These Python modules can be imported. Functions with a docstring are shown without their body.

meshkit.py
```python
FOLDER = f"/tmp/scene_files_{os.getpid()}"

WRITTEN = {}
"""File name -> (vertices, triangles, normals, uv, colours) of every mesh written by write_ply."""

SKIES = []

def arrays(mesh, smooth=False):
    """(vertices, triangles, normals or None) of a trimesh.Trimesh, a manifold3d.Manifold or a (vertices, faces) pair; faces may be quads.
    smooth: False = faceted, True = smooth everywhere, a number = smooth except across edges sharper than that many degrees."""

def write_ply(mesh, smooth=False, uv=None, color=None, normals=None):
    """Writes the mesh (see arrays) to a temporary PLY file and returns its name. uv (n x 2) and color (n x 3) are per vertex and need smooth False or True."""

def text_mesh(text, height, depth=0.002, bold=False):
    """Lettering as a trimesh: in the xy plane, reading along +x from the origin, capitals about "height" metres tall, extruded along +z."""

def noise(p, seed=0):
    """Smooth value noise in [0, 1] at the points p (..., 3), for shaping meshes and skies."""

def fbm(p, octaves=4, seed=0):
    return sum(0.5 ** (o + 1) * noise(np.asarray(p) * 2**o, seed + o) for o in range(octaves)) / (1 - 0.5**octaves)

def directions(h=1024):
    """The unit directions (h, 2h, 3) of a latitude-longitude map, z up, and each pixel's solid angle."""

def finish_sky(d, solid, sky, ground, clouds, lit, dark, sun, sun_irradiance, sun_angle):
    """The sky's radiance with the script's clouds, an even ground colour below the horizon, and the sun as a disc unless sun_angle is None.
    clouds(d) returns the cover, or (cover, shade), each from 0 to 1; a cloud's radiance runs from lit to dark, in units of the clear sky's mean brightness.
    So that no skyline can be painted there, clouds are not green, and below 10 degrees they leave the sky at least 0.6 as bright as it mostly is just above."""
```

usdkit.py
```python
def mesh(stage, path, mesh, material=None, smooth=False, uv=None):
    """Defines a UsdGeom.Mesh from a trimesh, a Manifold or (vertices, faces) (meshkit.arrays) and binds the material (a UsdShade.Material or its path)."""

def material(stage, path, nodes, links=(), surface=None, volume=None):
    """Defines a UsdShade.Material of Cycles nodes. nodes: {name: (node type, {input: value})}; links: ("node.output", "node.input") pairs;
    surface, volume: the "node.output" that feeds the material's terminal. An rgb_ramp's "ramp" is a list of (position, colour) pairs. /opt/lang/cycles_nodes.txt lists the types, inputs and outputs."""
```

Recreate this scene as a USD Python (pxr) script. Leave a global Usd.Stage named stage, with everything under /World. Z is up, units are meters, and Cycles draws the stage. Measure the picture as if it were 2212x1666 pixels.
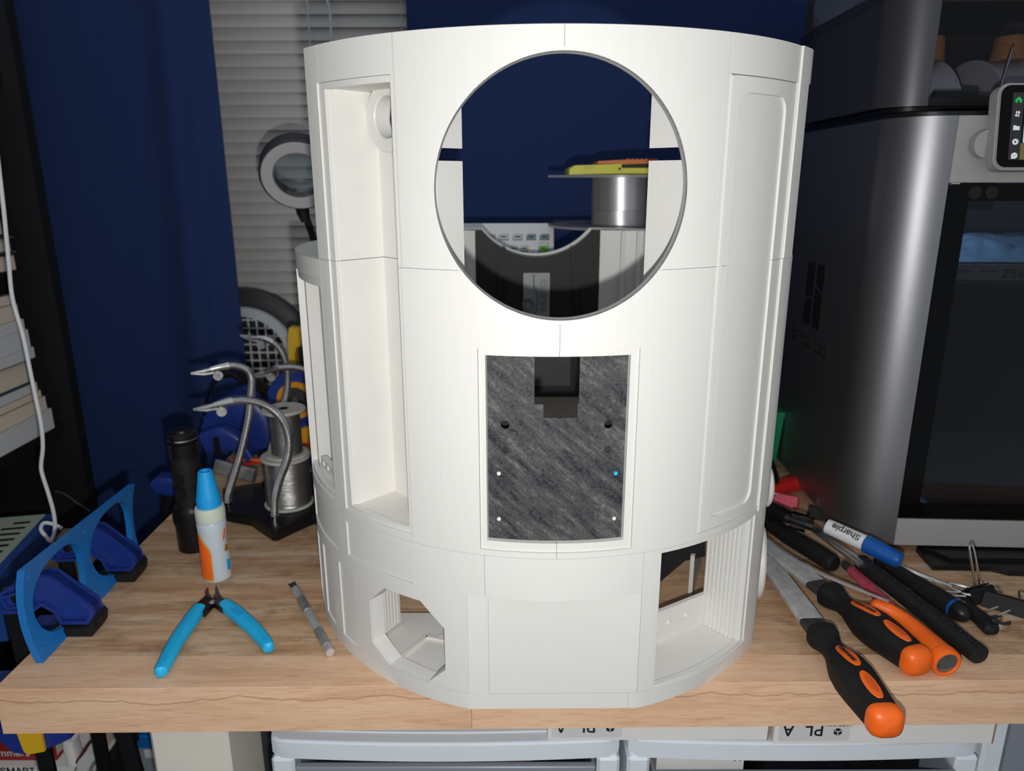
import math, random
import numpy as np, trimesh, manifold3d as m3, shapely
from shapely.geometry import Polygon, MultiPolygon, box as sbox, Point, LineString
from shapely import affinity
from pxr import Usd, UsdGeom, UsdLux, UsdShade, Gf, Sdf
import usdkit, meshkit

stage = Usd.Stage.CreateInMemory()
UsdGeom.SetStageUpAxis(stage, UsdGeom.Tokens.z)
UsdGeom.SetStageMetersPerUnit(stage, 1.0)
UsdGeom.Xform.Define(stage, '/World')
UsdGeom.Scope.Define(stage, '/World/Looks')
random.seed(7)
rng = np.random.default_rng(7)

# ------------------------------------------------------------------ camera, light, exposure
TZ = 0.76                 # height of the bench top above the floor; everything below is given from the bench top
PITCH, ROLL, FPX, EYE = 0.2746, -0.0023, 1592.9, 0.41
W, H = 2212, 1666
FL = 6.81
cam = UsdGeom.Camera.Define(stage, '/World/camera')
cam.CreateFocalLengthAttr(FL)
cam.CreateHorizontalApertureAttr(W / FPX * FL)
cam.CreateVerticalApertureAttr(H / FPX * FL)
cam.CreateClippingRangeAttr(Gf.Vec2f(0.02, 50))
cam.CreateFStopAttr(2.2)
cam.CreateFocusDistanceAttr(0.56)
cam.CreateExposureAttr(0.0)
cam.AddTranslateOp().Set(Gf.Vec3d(0, 0, EYE + TZ))
cam.AddRotateXYZOp().Set(Gf.Vec3f(90 - math.degrees(PITCH), 0, 0))
cam.AddRotateZOp(opSuffix='roll').Set(math.degrees(ROLL))

flash = UsdLux.SphereLight.Define(stage, '/World/phone_flash')
flash.CreateRadiusAttr(0.005)
flash.CreateIntensityAttr(11700.0)
flash.CreateColorAttr(Gf.Vec3f(1.0, 0.985, 0.96))
flash.AddTranslateOp().Set(Gf.Vec3d(0.004, 0.01, EYE - 0.045 + TZ))
dome = UsdLux.DomeLight.Define(stage, '/World/room_glow')
dome.CreateIntensityAttr(0.13)
dome.CreateColorAttr(Gf.Vec3f(0.85, 0.92, 1.0))

# ------------------------------------------------------------------ helpers
def ray(px, py):
    x, y = (px - W / 2) / FPX, (py - H / 2) / FPX
    c, s = math.cos(ROLL), math.sin(ROLL)
    x, y = c * x - s * y, s * x + c * y
    cp, sp = math.cos(PITCH), math.sin(PITCH)
    return np.array([x, cp - y * sp, -(sp + y * cp)])

def atz(px, py, z=0.0):
    d = ray(px, py); return d * ((z - EYE) / d[2]) + [0, 0, EYE]

def aty(px, py, Y):
    d = ray(px, py); return d * (Y / d[1]) + [0, 0, EYE]

USED = {}
def unique(parent, name):
    k = parent + '/' + name
    n = USED.get(k, 0); USED[k] = n + 1
    return k if n == 0 else f'{k}_{n:03d}'

def tagp(p, label=None, cat=None, group=None, kind=None):
    for k, v in (('label', label), ('category', cat), ('group', group), ('kind', kind)):
        if v: p.SetCustomDataByKey(k, v)

class Thing:
    """An Xform under /World; parts given in bench coordinates (local=False) or in the thing's own."""
    def __init__(s, name, label, cat, loc=(0, 0, 0), rotz=0.0, group=None, kind=None, local=False):
        s.path = unique('/World', name); s.loc = np.array(loc, float); s.rotz = rotz; s.local = local
        s.x = UsdGeom.Xform.Define(stage, s.path)
        s.x.AddTranslateOp().Set(Gf.Vec3d(*map(float, (s.loc[0], s.loc[1], s.loc[2] + TZ))))
        s.x.AddRotateZOp().Set(float(rotz))
        s.prim = s.x.GetPrim(); tagp(s.prim, label, cat, group, kind)
    def part(s, name, mesh, mat, parent=None, label=None, smooth=32, kind=None):
        v, f, _ = meshkit.arrays(mesh)
        if not s.local:
            v = v - s.loc
            a = -math.radians(s.rotz); c, n = math.cos(a), math.sin(a)
            v = np.stack([c * v[:, 0] - n * v[:, 1], n * v[:, 0] + c * v[:, 1], v[:, 2]], 1)
        p = unique(parent or s.path, name)
        usdkit.mesh(stage, p, trimesh.Trimesh(v, f, process=False), mat, smooth=smooth)
        tagp(stage.GetPrimAtPath(p), label, None, None, kind)
        return p
    def copy(s, loc, rotz=None, label=None, group=None, rx=0.0, ry=0.0, scale=None):
        nm = s.path.split('/')[-1]
        p = unique('/World', nm); x = UsdGeom.Xform.Define(stage, p)
        x.GetPrim().GetReferences().AddInternalReference(s.path)
        x.ClearXformOpOrder()
        x.AddTranslateOp(opSuffix='at').Set(Gf.Vec3d(float(loc[0]), float(loc[1]), float(loc[2]) + TZ))
        x.AddRotateXYZOp(opSuffix='turn').Set(Gf.Vec3f(rx, ry, s.rotz if rotz is None else rotz))
        x.GetPrim().SetInstanceable(True)
        tagp(x.GetPrim(), label, None, group)
        return p

def solo(name, label, cat, mesh, mat, loc=None, smooth=32, group=None, kind=None):
    """A thing that is one mesh, standing at its base."""
    v, f, _ = meshkit.arrays(mesh)
    if loc is None: loc = np.array([(v[:, 0].min() + v[:, 0].max()) / 2, (v[:, 1].min() + v[:, 1].max()) / 2, v[:, 2].min()])
    p = unique('/World', name)
    m = usdkit.mesh(stage, p, trimesh.Trimesh(v - loc, f, process=False), mat, smooth=smooth)
    m.AddTranslateOp().Set(Gf.Vec3d(float(loc[0]), float(loc[1]), float(loc[2]) + TZ))
    tagp(m.GetPrim(), label, cat, group, kind)
    return p

def cat(*ms): return trimesh.util.concatenate([m for m in ms])

def box(x0, x1, y0, y1, z0, z1, b=0.0):
    x0, x1 = min(x0, x1), max(x0, x1); y0, y1 = min(y0, y1), max(y0, y1); z0, z1 = min(z0, z1), max(z0, z1)
    b = min(b, (x1 - x0) * .45, (y1 - y0) * .45, (z1 - z0) * .45)
    if b <= 0:
        m = trimesh.creation.box([x1 - x0, y1 - y0, z1 - z0]); m.apply_translation([(x0 + x1) / 2, (y0 + y1) / 2, (z0 + z1) / 2]); return m
    P = []
    for x, sx in ((x0, 1), (x1, -1)):
        for y, sy in ((y0, 1), (y1, -1)):
            for z, sz in ((z0, 1), (z1, -1)):
                P += [(x, y + sy * b, z + sz * b), (x + sx * b, y, z + sz * b), (x + sx * b, y + sy * b, z)]
    return trimesh.Trimesh(P, process=False).convex_hull

def mani(m):
    v, f, _ = meshkit.arrays(m)
    t = trimesh.Trimesh(v, f, process=False); t.merge_vertices(digits_vertex=7)
    return m3.Manifold(m3.Mesh(np.asarray(t.vertices, np.float32), np.asarray(t.faces, np.uint32)))

def tm(m):
    r = m.to_mesh(); return trimesh.Trimesh(np.array(r.vert_properties[:, :3], float), np.array(r.tri_verts), process=False)

def cut(m, *tools):
    a = mani(m)
    if a.status() != m3.Error.NoError or a.is_empty(): return m
    for t in tools: a = a - (t if isinstance(t, m3.Manifold) else mani(t))
    return tm(a)

def ball(r, at, n=2, s=(1, 1, 1)):
    m = trimesh.creation.icosphere(n, r); m.apply_scale(s); m.apply_translation(at); return m

def axes(X, Y, Z, o):
    M = np.eye(4); M[:3, 0], M[:3, 1], M[:3, 2], M[:3, 3] = X, Y, Z, o; return M

def unit(v): v = np.asarray(v, float); return v / np.linalg.norm(v)

def cyl(p0, p1, r0, r1=None, n=24):
    p0, p1 = np.asarray(p0, float), np.asarray(p1, float); r1 = r0 if r1 is None else r1
    return tube([p0, p1], [r0, r1], n)

def spline(pts, n=8):
    P = np.asarray(pts, float); P = np.vstack([2 * P[0] - P[1], P, 2 * P[-1] - P[-2]]); out = []
    for i in range(1, len(P) - 2):
        for t in np.linspace(0, 1, n, endpoint=False):
            a, b, c, d = P[i - 1:i + 3]
            out.append(.5 * ((2 * b) + (c - a) * t + (2 * a - 5 * b + 4 * c - d) * t * t + (-a + 3 * b - 3 * c + d) * t ** 3))
    out.append(P[-2]); return np.array(out)

def tube(pts, r, n=12, closed=False):
    P = np.asarray(pts, float); k = len(P); r = np.full(k, r) if np.ndim(r) == 0 else np.asarray(r, float)
    T = np.gradient(P, axis=0) if k > 2 else np.repeat([P[1] - P[0]], 2, 0)
    T /= np.linalg.norm(T, axis=1)[:, None]
    u = unit(np.cross(T[0], [0, 0, 1] if abs(T[0][2]) < .9 else [1, 0, 0])); V = []
    a = np.linspace(0, 2 * np.pi, n, endpoint=False)
    for i in range(k):
        u = unit(u - T[i] * (u @ T[i])); w = np.cross(T[i], u)
        V.append(P[i] + r[i] * (np.cos(a)[:, None] * u + np.sin(a)[:, None] * w))
    V = np.vstack(V); F = []
    for i in range(k - 1):
        for j in range(n):
            b, c = i * n + j, i * n + (j + 1) % n
            F += [(b, c, c + n), (b, c + n, b + n)]
    V = np.vstack([V, P[0], P[-1]]); s, e = k * n, k * n + 1
    for j in range(n):
        F += [(s, (j + 1) % n, j), (e, (k - 1) * n + j, (k - 1) * n + (j + 1) % n)]
    return trimesh.Trimesh(V, F, process=False)

def lathe(prof, n=48, at=(0, 0, 0)):
    m = trimesh.creation.revolve(np.asarray(prof, float), sections=n); m.apply_translation(at)
    if m.volume < 0: m.invert()
    return m

def loft(pts, w, h, up=(0, 0, 1), n=20, p=2.4):
    """Superellipse rings along a path: half width w across, half height h along up."""
    P = np.asarray(pts, float); k = len(P); w = np.broadcast_to(w, k).astype(float); h = np.broadcast_to(h, k).astype(float)
    T = np.gradient(P, axis=0); T /= np.linalg.norm(T, axis=1)[:, None]
    a = np.linspace(0, 2 * np.pi, n, endpoint=False)
    ca, sa = np.sign(np.cos(a)) * np.abs(np.cos(a)) ** (2 / p), np.sign(np.sin(a)) * np.abs(np.sin(a)) ** (2 / p)
    V = []
    for i in range(k):
        s = unit(np.cross(T[i], up)); v = np.cross(s, T[i])
        V.append(P[i] + ca[:, None] * w[i] * s + sa[:, None] * h[i] * v)
    V = np.vstack(V + [P[:1], P[-1:]]); F = []
    for i in range(k - 1):
        for j in range(n):
            b, c = i * n + j, i * n + (j + 1) % n
            F += [(b, c, c + n), (b, c + n, b + n)]
    s, e = k * n, k * n + 1
    for j in range(n):
        F += [(s, (j + 1) % n, j), (e, (k - 1) * n + j, (k - 1) * n + (j + 1) % n)]
    m = trimesh.Trimesh(V, F, process=False)
    if m.volume < 0: m.invert()
    return m

def ext(poly, h, M=None):
    gs = [g for g in getattr(poly, 'geoms', [poly]) if g.area > 1e-10]
    m = cat(*[trimesh.creation.extrude_polygon(g, h, engine='earcut') for g in gs])
    if M is not None: m.apply_transform(M)
    return m

def ext_xz(pts, y0, y1, bevel=0.0):
    """Outline in x, z drawn out along y from y0 (near) to y1."""
    poly = pts if hasattr(pts, 'area') else Polygon(pts)
    M = axes((1, 0, 0), (0, 0, 1), (0, -1, 0), (0, y1, 0))
    if bevel:
        a = ext(poly.buffer(-bevel, join_style='mitre'), y1 - y0, M)
        M2 = axes((1, 0, 0), (0, 0, 1), (0, -1, 0), (0, y1 - bevel, 0))
        return tm(mani(a) + mani(ext(poly, y1 - y0 - 2 * bevel, M2)))
    return ext(poly, y1 - y0, M)

def ext_xy(pts, z0, z1):
    return ext(pts if hasattr(pts, 'area') else Polygon(pts), z1 - z0, axes((1, 0, 0), (0, 1, 0), (0, 0, 1), (0, 0, z0)))

def rrect(x0, x1, y0, y1, r):
    return sbox(x0 + r, y0 + r, x1 - r, y1 - r).buffer(r, quad_segs=6)

def text(s, h, X, Z, o, depth=0.0004, bold=False, center=True):
    """Lettering in the plane of X (reading) and up Z; o is its middle."""
    m = meshkit.text_mesh(s, h, depth, bold)
    if center: m.apply_translation([-(m.bounds[0][0] + m.bounds[1][0]) / 2, -h / 2, 0])
    X, Z = unit(X), unit(Z); m.apply_transform(axes(X, Z, np.cross(X, Z), o)); return m

# ------------------------------------------------------------------ materials
LOOK = '/World/Looks/'
def M(name, col, rough=.5, metal=0., var=0., vs=40., st=(1, 1, 1), bump=0., bs=300., bst=None, spec=.5, coat=0., trans=0., emis=0., rvar=0., sheen=0., sss=0., ior=1.5, rand=0.):
    col = np.array(col, float)
    n = {'p': ('principled_bsdf', dict(base_color=tuple(col), roughness=rough, metallic=metal, specular_ior_level=spec, coat_weight=coat, transmission_weight=trans, sheen_weight=sheen, ior=ior))}
    if emis: n['p'][1].update(emission_color=tuple(col), emission_strength=emis)
    if sss: n['p'][1].update(subsurface_weight=sss, subsurface_scale=.004)
    L = []
    n['tc'] = ('texture_coordinate', {})
    if var or rvar:
        n['mp'] = ('mapping', dict(scale=st)); n['nz'] = ('noise_texture', dict(scale=vs, detail=4.0, roughness=.6))
        L += [('tc.object', 'mp.vector'), ('mp.vector', 'nz.vector')]
        if var:
            n['rp'] = ('rgb_ramp', {'ramp': [(.25, tuple(np.clip(col * (1 - var), 0, 1))), (.75, tuple(np.clip(col * (1 + var), 0, 1)))]})
            L += [('nz.fac', 'rp.fac'), ('rp.color', 'p.base_color')]
        if rvar:
            n['mr'] = ('map_range', dict(from_min=.3, from_max=.7, to_min=max(rough - rvar, .02), to_max=rough + rvar))
            L += [('nz.fac', 'mr.value'), ('mr.result', 'p.roughness')]
    if rand and var:
        n['oi'] = ('object_info', {}); n['rm'] = ('map_range', dict(from_min=0., from_max=1., to_min=1 - rand, to_max=1 + rand))
        n['hs'] = ('hsv', {}); L = [l for l in L if l != ('rp.color', 'p.base_color')]
        L += [('oi.random', 'rm.value'), ('rm.result', 'hs.value'), ('rp.color', 'hs.color'), ('hs.color', 'p.base_color')]
    if bump:
        n['mb'] = ('mapping', dict(scale=bst or st)); n['nb'] = ('noise_texture', dict(scale=bs, detail=3.0)); n['bp'] = ('bump', dict(strength=1.0, distance=bump))
        L += [('tc.object', 'mb.vector'), ('mb.vector', 'nb.vector'), ('nb.fac', 'bp.height'), ('bp.normal', 'p.normal')]
    return usdkit.material(stage, LOOK + name, n, L, surface='p.BSDF')

PLA = M('white_print', (.70, .69, .655), .42, var=.012, vs=60, st=(6, 6, .4), bump=.00006, bs=260, bst=(3, 3, .06), spec=.4)
PLA_IN = M('white_print_inside', (.74, .72, .68), .5, var=.03, vs=30, bump=.00008, bs=240, spec=.35)
BLACK_PANEL = usdkit.material(stage, LOOK + 'black_textured_print', {
    'tc': ('texture_coordinate', {}), 'm0': ('mapping', dict(rotation=(0, -.72, 0))), 'm1': ('mapping', dict(scale=(.32, 1, 1.6))), 'n1': ('noise_texture', dict(scale=85., detail=6., roughness=.75)),
    'n2': ('noise_texture', dict(scale=420., detail=5., roughness=.75, distortion=1.2)), 'mx': ('math', dict(math_type='multiply_add', value2=.55, value3=.0)),
    'ad': ('math', dict(math_type='add')), 'rp': ('rgb_ramp', {'ramp': [(.66, (.010, .012, .018)), (.74, (.040, .041, .044)), (.82, (.055, .055, .055)), (.93, (.13, .13, .125))]}),
    'rr': ('map_range', dict(from_min=.6, from_max=.85, to_min=.3, to_max=.62)), 'bp': ('bump', dict(strength=1.0, distance=.0005)), 'p': ('principled_bsdf', dict(specular_ior_level=.5))},
    [('tc.object', 'm0.vector'), ('m0.vector', 'm1.vector'), ('m1.vector', 'n1.vector'), ('tc.object', 'n2.vector'), ('n2.fac', 'mx.value1'), ('n1.fac', 'mx.value3'), ('mx.value', 'rp.fac'), ('mx.value', 'rr.value'), ('rr.result', 'p.roughness'),
     ('rp.color', 'p.base_color'), ('n2.fac', 'bp.height'), ('bp.normal', 'p.normal')], surface='p.BSDF')
BLACK_PLA = M('black_print', (.020, .019, .020), .55, var=.2, vs=80, spec=.25)

def wood(name, c0, c1, c2, marks=True):
    n = {'tc': ('texture_coordinate', {}), 'oi': ('object_info', {}), 'cx': ('combine_xyz', {}), 'mu': ('math', dict(math_type='multiply', value2=9.)),
         'va': ('vector_math', dict(math_type='add')), 'mp': ('mapping', dict(scale=(1.6, 14, 14))), 'n1': ('noise_texture', dict(scale=5., detail=5., roughness=.6, distortion=.5)),
         'rp': ('rgb_ramp', {'ramp': [(.3, c0), (.5, c1), (.72, c2)]}),
         'm2': ('mapping', dict(scale=(16, 200, 200))), 'n2': ('noise_texture', dict(scale=3., detail=3.)), 'r2': ('rgb_ramp', {'ramp': [(.3, (.80, .74, .69)), (.5, (1, 1, 1))]}), 'mm': ('mix_color', dict(blend_type='multiply', fac=.75)),
         'rm': ('map_range', dict(from_min=0., from_max=1., to_min=.86, to_max=1.12)), 'hs': ('hsv', {}), 'bp': ('bump', dict(strength=1.0, distance=.00015)), 'p': ('principled_bsdf', dict(roughness=.5, specular_ior_level=.35))}
    L = [('oi.random', 'mu.value1'), ('mu.value', 'cx.x'), ('mu.value', 'cx.y'), ('tc.object', 'va.vector1'), ('cx.vector', 'va.vector2'), ('va.vector', 'mp.vector'), ('mp.vector', 'n1.vector'), ('n1.fac', 'rp.fac'),
         ('va.vector', 'm2.vector'), ('m2.vector', 'n2.vector'), ('n2.fac', 'r2.fac'), ('rp.color', 'mm.a'), ('r2.color', 'mm.b'), ('oi.random', 'rm.value'), ('rm.result', 'hs.value'), ('mm.result', 'hs.color'), ('n2.fac', 'bp.height'), ('bp.normal', 'p.normal')]
    if marks:   # wear: pale glue smears and scratches, small dark stains
        n.update({'m3': ('mapping', dict(rotation=(0, 0, .75), scale=(9, 60, 30))), 'n3': ('noise_texture', dict(scale=1., detail=5., roughness=.65)), 'r3': ('rgb_ramp', {'ramp': [(.54, (0, 0, 0)), (.66, (.62, .62, .62))]}),
                  'x3': ('mix_color', dict(b=(.72, .60, .46))), 'n4': ('noise_texture', dict(scale=19., detail=7., roughness=.68)), 'r4': ('rgb_ramp', {'ramp': [(.54, (0, 0, 0)), (.74, (.72, .72, .72))]}), 'x4': ('mix_color', dict(b=(.19, .095, .045))),
                  'v5': ('voronoi_texture', dict(scale=120.)), 'r5': ('rgb_ramp', {'ramp': [(.06, (.5, .5, .5)), (.1, (0, 0, 0))]}), 'x5': ('mix_color', dict(b=(.80, .68, .54)))})
        L += [('va.vector', 'm3.vector'), ('m3.vector', 'n3.vector'), ('n3.fac', 'r3.fac'), ('r3.color', 'x3.fac'), ('hs.color', 'x3.a'), ('va.vector', 'n4.vector'), ('n4.fac', 'r4.fac'), ('r4.color', 'x4.fac'), ('x3.result', 'x4.a'),
              ('va.vector', 'v5.vector'), ('v5.distance', 'r5.fac'), ('r5.color', 'x5.fac'), ('x4.result', 'x5.a'), ('x5.result', 'p.base_color')]
    else:      # a wandering dark growth line along the front edge
        n.update({'sp': ('separate_xyz', {}), 'm6': ('mapping', dict(scale=(1, 0, 0))), 'n6': ('noise_texture', dict(scale=9., detail=4., roughness=.6)), 'a6': ('math', dict(math_type='multiply_add', value2=.034, value3=.731)),
                  's6': ('math', dict(math_type='subtract')), 'b6': ('math', dict(math_type='absolute')), 'r6': ('map_range', dict(from_min=.0002, from_max=.0009, to_min=.6, to_max=0., clamp=True)), 'x6': ('mix_color', dict(b=(.30, .16, .085)))})
        L += [('tc.object', 'sp.vector'), ('tc.object', 'm6.vector'), ('m6.vector', 'n6.vector'), ('n6.fac', 'a6.value1'), ('sp.z', 's6.value1'), ('a6.value', 's6.value2'), ('s6.value', 'b6.value1'), ('b6.value', 'r6.value'), ('r6.result', 'x6.fac'), ('hs.color', 'x6.a'), ('x6.result', 'p.base_color')]
    return usdkit.material(stage, LOOK + name, n, L, surface='p.BSDF')
WOOD = wood('worn_maple', (.38, .215, .11), (.55, .345, .20), (.66, .455, .29))
WOOD_LIT = wood('lit_maple_edge', (.68, .41, .25), (.78, .50, .32), (.82, .56, .375), False)  # front stave: same maple made paler, head-on light put into its colour

CURTAIN = M('navy_curtain', (.019, .040, .138), .85, var=.16, vs=900, bump=.0003, bs=1500, sheen=.04, spec=.2)
BLIND = M('blind_vinyl', (.60, .575, .55), .32, var=.03, vs=20, spec=.5)
WALL = M('dark_wall', (.03, .03, .036), .9, var=.1, vs=8)
FLOOR = M('dark_floor', (.05, .045, .04), .7, var=.3, vs=12)
BLACK_WOOD = M('black_shelf_paint', (.006, .006, .007), .6, var=.2)
CLIPBLK = M('clip_black', (.012, .012, .013), .6, var=.3, vs=200, spec=.25)
BLACK = M('black_plastic', (.008, .008, .009), .36, var=.2, vs=60, bump=.0001, bs=500, spec=.3)
RUBBER = M('black_rubber', (.011, .011, .012), .6, var=.3, vs=90, bump=.0004, bs=700, spec=.25)
GREYBLK = M('dark_grey_plastic', (.036, .036, .039), .5, var=.15, vs=70)
CHROME = M('chrome', (.74, .73, .71), .24, 1., rvar=.06, vs=60)
STEEL = M('worn_steel', (.42, .42, .42), .42, .8, var=.35, vs=70, st=(1, 1, 1), rvar=.1, bump=.0002, bs=500)
BRUSHED = M('brushed_aluminium', (.62, .62, .63), .42, .6, var=.1, vs=100, bump=.00006, bs=1200)
SOLDER = M('solder_wire', (.60, .59, .57), .3, 1., bump=.0006, bs=260, bst=(.02, .02, 8), var=.15, vs=40)
PRINTER = M('printer_aluminium', (.27, .27, .285), .44, .94, bump=.00005, bs=1500, var=.03, vs=200)
PRINTER_F = M('printer_grey', (.33, .325, .32), .5, var=.03, vs=200)
NAVY = M('navy_clamp_plastic', (.012, .035, .23), .36, var=.15, vs=60, bump=.0001, bs=300)
BRACKET = M('bright_blue_print', (.010, .165, .50), .4, var=.05, vs=60, bump=.0001, bs=500)
CYAN = M('cyan_grip', (.012, .46, .82), .5, var=.06, vs=60, sss=.1)
CYANCAP = M('cyan_cap', (.006, .36, .80), .45, var=.04, vs=60)
ORANGE = M('orange_plastic', (.90, .14, .010), .4, var=.05, vs=60)
YELLOW = M('yellow_plastic', (.72, .44, .015), .4, var=.06, vs=60)
AMBER = M('amber_plastic', (.75, .32, .01), .4, var=.06, vs=60)
LIME = M('lime_print', (.62, .60, .035), .45, var=.05, vs=60)
GREEN = M('green_plastic', (.005, .24, .105), .4, var=.06, vs=60)
RED = M('red_plastic', (.60, .02, .018), .4, var=.12, vs=60)
PINK = M('pink_foil', (.62, .09, .14), .4, .3, var=.2, vs=300, bump=.0006, bs=900)
BLUECAP = M('blue_cap', (.005, .085, .36), .3, var=.04, vs=60)
WHITE = M('white_plastic', (.72, .73, .74), .4, var=.03, vs=50)
CREAM = M('cream_paint', (.86, .81, .71), .4, var=.03, vs=30)
MILK = M('milky_bottle', (.62, .66, .72), .35, var=.06, vs=40, sss=.5)
NECK = M('milky_neck', (.70, .70, .60), .4, var=.04, vs=40, sss=.4)
DRAWER = M('drawer_white', (.77, .82, .88), .38, var=.02, vs=30)
def pane(name, tint, gloss=.5, rough=.02):
    return usdkit.material(stage, LOOK + name, {'t': ('transparent_bsdf', dict(color=tint)), 'g': ('glossy_bsdf', dict(color=(gloss,) * 3, roughness=rough)), 'f': ('fresnel', dict(IOR=1.45)), 'm': ('mix_closure', {})},
                           [('f.fac', 'm.fac'), ('t.BSDF', 'm.closure1'), ('g.BSDF', 'm.closure2')], surface='m.closure')
def frosted(name, col, fac):
    return usdkit.material(stage, LOOK + name, {'t': ('transparent_bsdf', dict(color=(.8, .82, .86))), 'd': ('principled_bsdf', dict(base_color=col, roughness=.3)), 'm': ('mix_closure', dict(fac=fac))},
                           [('t.BSDF', 'm.closure1'), ('d.BSDF', 'm.closure2')], surface='m.closure')
SMOKED = pane('smoked_lid', (.78, .78, .82), .35)
DOORGLASS = pane('door_glass', (.55, .57, .60))
LENS = pane('lens_glass', (.82, .86, .88), 1.)
CLEAR = pane('clear_plastic', (.72, .72, .74), .9, .08)
SPOOLCLR = frosted('clear_spool', (.42, .42, .44), .62)
FROST = frosted('frosted_drawer', (.42, .45, .52), .55)
PAPER = M('book_pages', (.72, .62, .50), .8, var=.12, vs=40, st=(.3, .3, 30))
PAPERG = M('grey_pages', (.62, .62, .62), .8, var=.1, vs=40, st=(.3, .3, 30))
CARD = M('white_card', (.80, .78, .75), .7, var=.03, vs=40)
BROWNCARD = M('brown_card', (.30, .19, .11), .8, var=.1, vs=60)
INK = M('black_ink', (.01, .01, .01), .6)
TINT = M('engraved_logo', (.008, .008, .010), .55)
PALE_GREEN = M('pale_green_label', (.36, .42, .33), .6, var=.06, vs=30)
BOXBLUE = M('box_blue', (.01, .06, .25), .5, var=.2, vs=30)
BOOKRED = M('red_cover', (.28, .01, .012), .5, var=.1, vs=30)
COVERS = [M('cover_plum', (.10, .03, .04), .5), M('cover_olive', (.22, .19, .11), .5), M('cover_black', (.01, .01, .012), .5), M('cover_maroon', (.09, .012, .012), .5), M('cover_grey', (.07, .07, .08), .5), M('cover_slate', (.02, .04, .05), .5), M('cover_tan', (.34, .27, .16), .6), M('cover_white', (.5, .5, .5), .6)]
SCREENBLK = M('screen_black', (.003, .003, .003), .15, spec=.12)
def glow(name, c, s): return usdkit.material(stage, LOOK + name, {'e': ('emission', dict(color=c, strength=s))}, [], surface='e.emission')
GL_BAR, GL_SKY, GL_GREEN, GL_WHITE, GL_OLIVE = glow('screen_bar', (.03, .03, .035), 1.), glow('screen_pale', (.42, .62, .75), 1.), glow('screen_green', (.02, .40, .09), 1.), glow('screen_white', (.55, .62, .62), 1.), glow('screen_olive', (.13, .11, .05), 1.)
LED = glow('chamber_led', (.35, .65, 1.0), 230.)

# ------------------------------------------------------------------ the room
def struct(name, mesh, mat): return solo(name, None, None, mesh, mat, kind='structure', smooth=False)
struct('floor', box(-1.6, 2.2, -.8, 1.62, -TZ - .05, -TZ), FLOOR)
struct('wall_back', box(-1.6, 2.2, 1.56, 1.62, -TZ, 1.7), WALL)
struct('wall_right', box(2.2, 2.26, -.8, 1.62, -TZ, 1.7), WALL)
struct('wall_left', box(-1.66, -1.6, -.8, 1.62, -TZ, 1.7), WALL)

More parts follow.
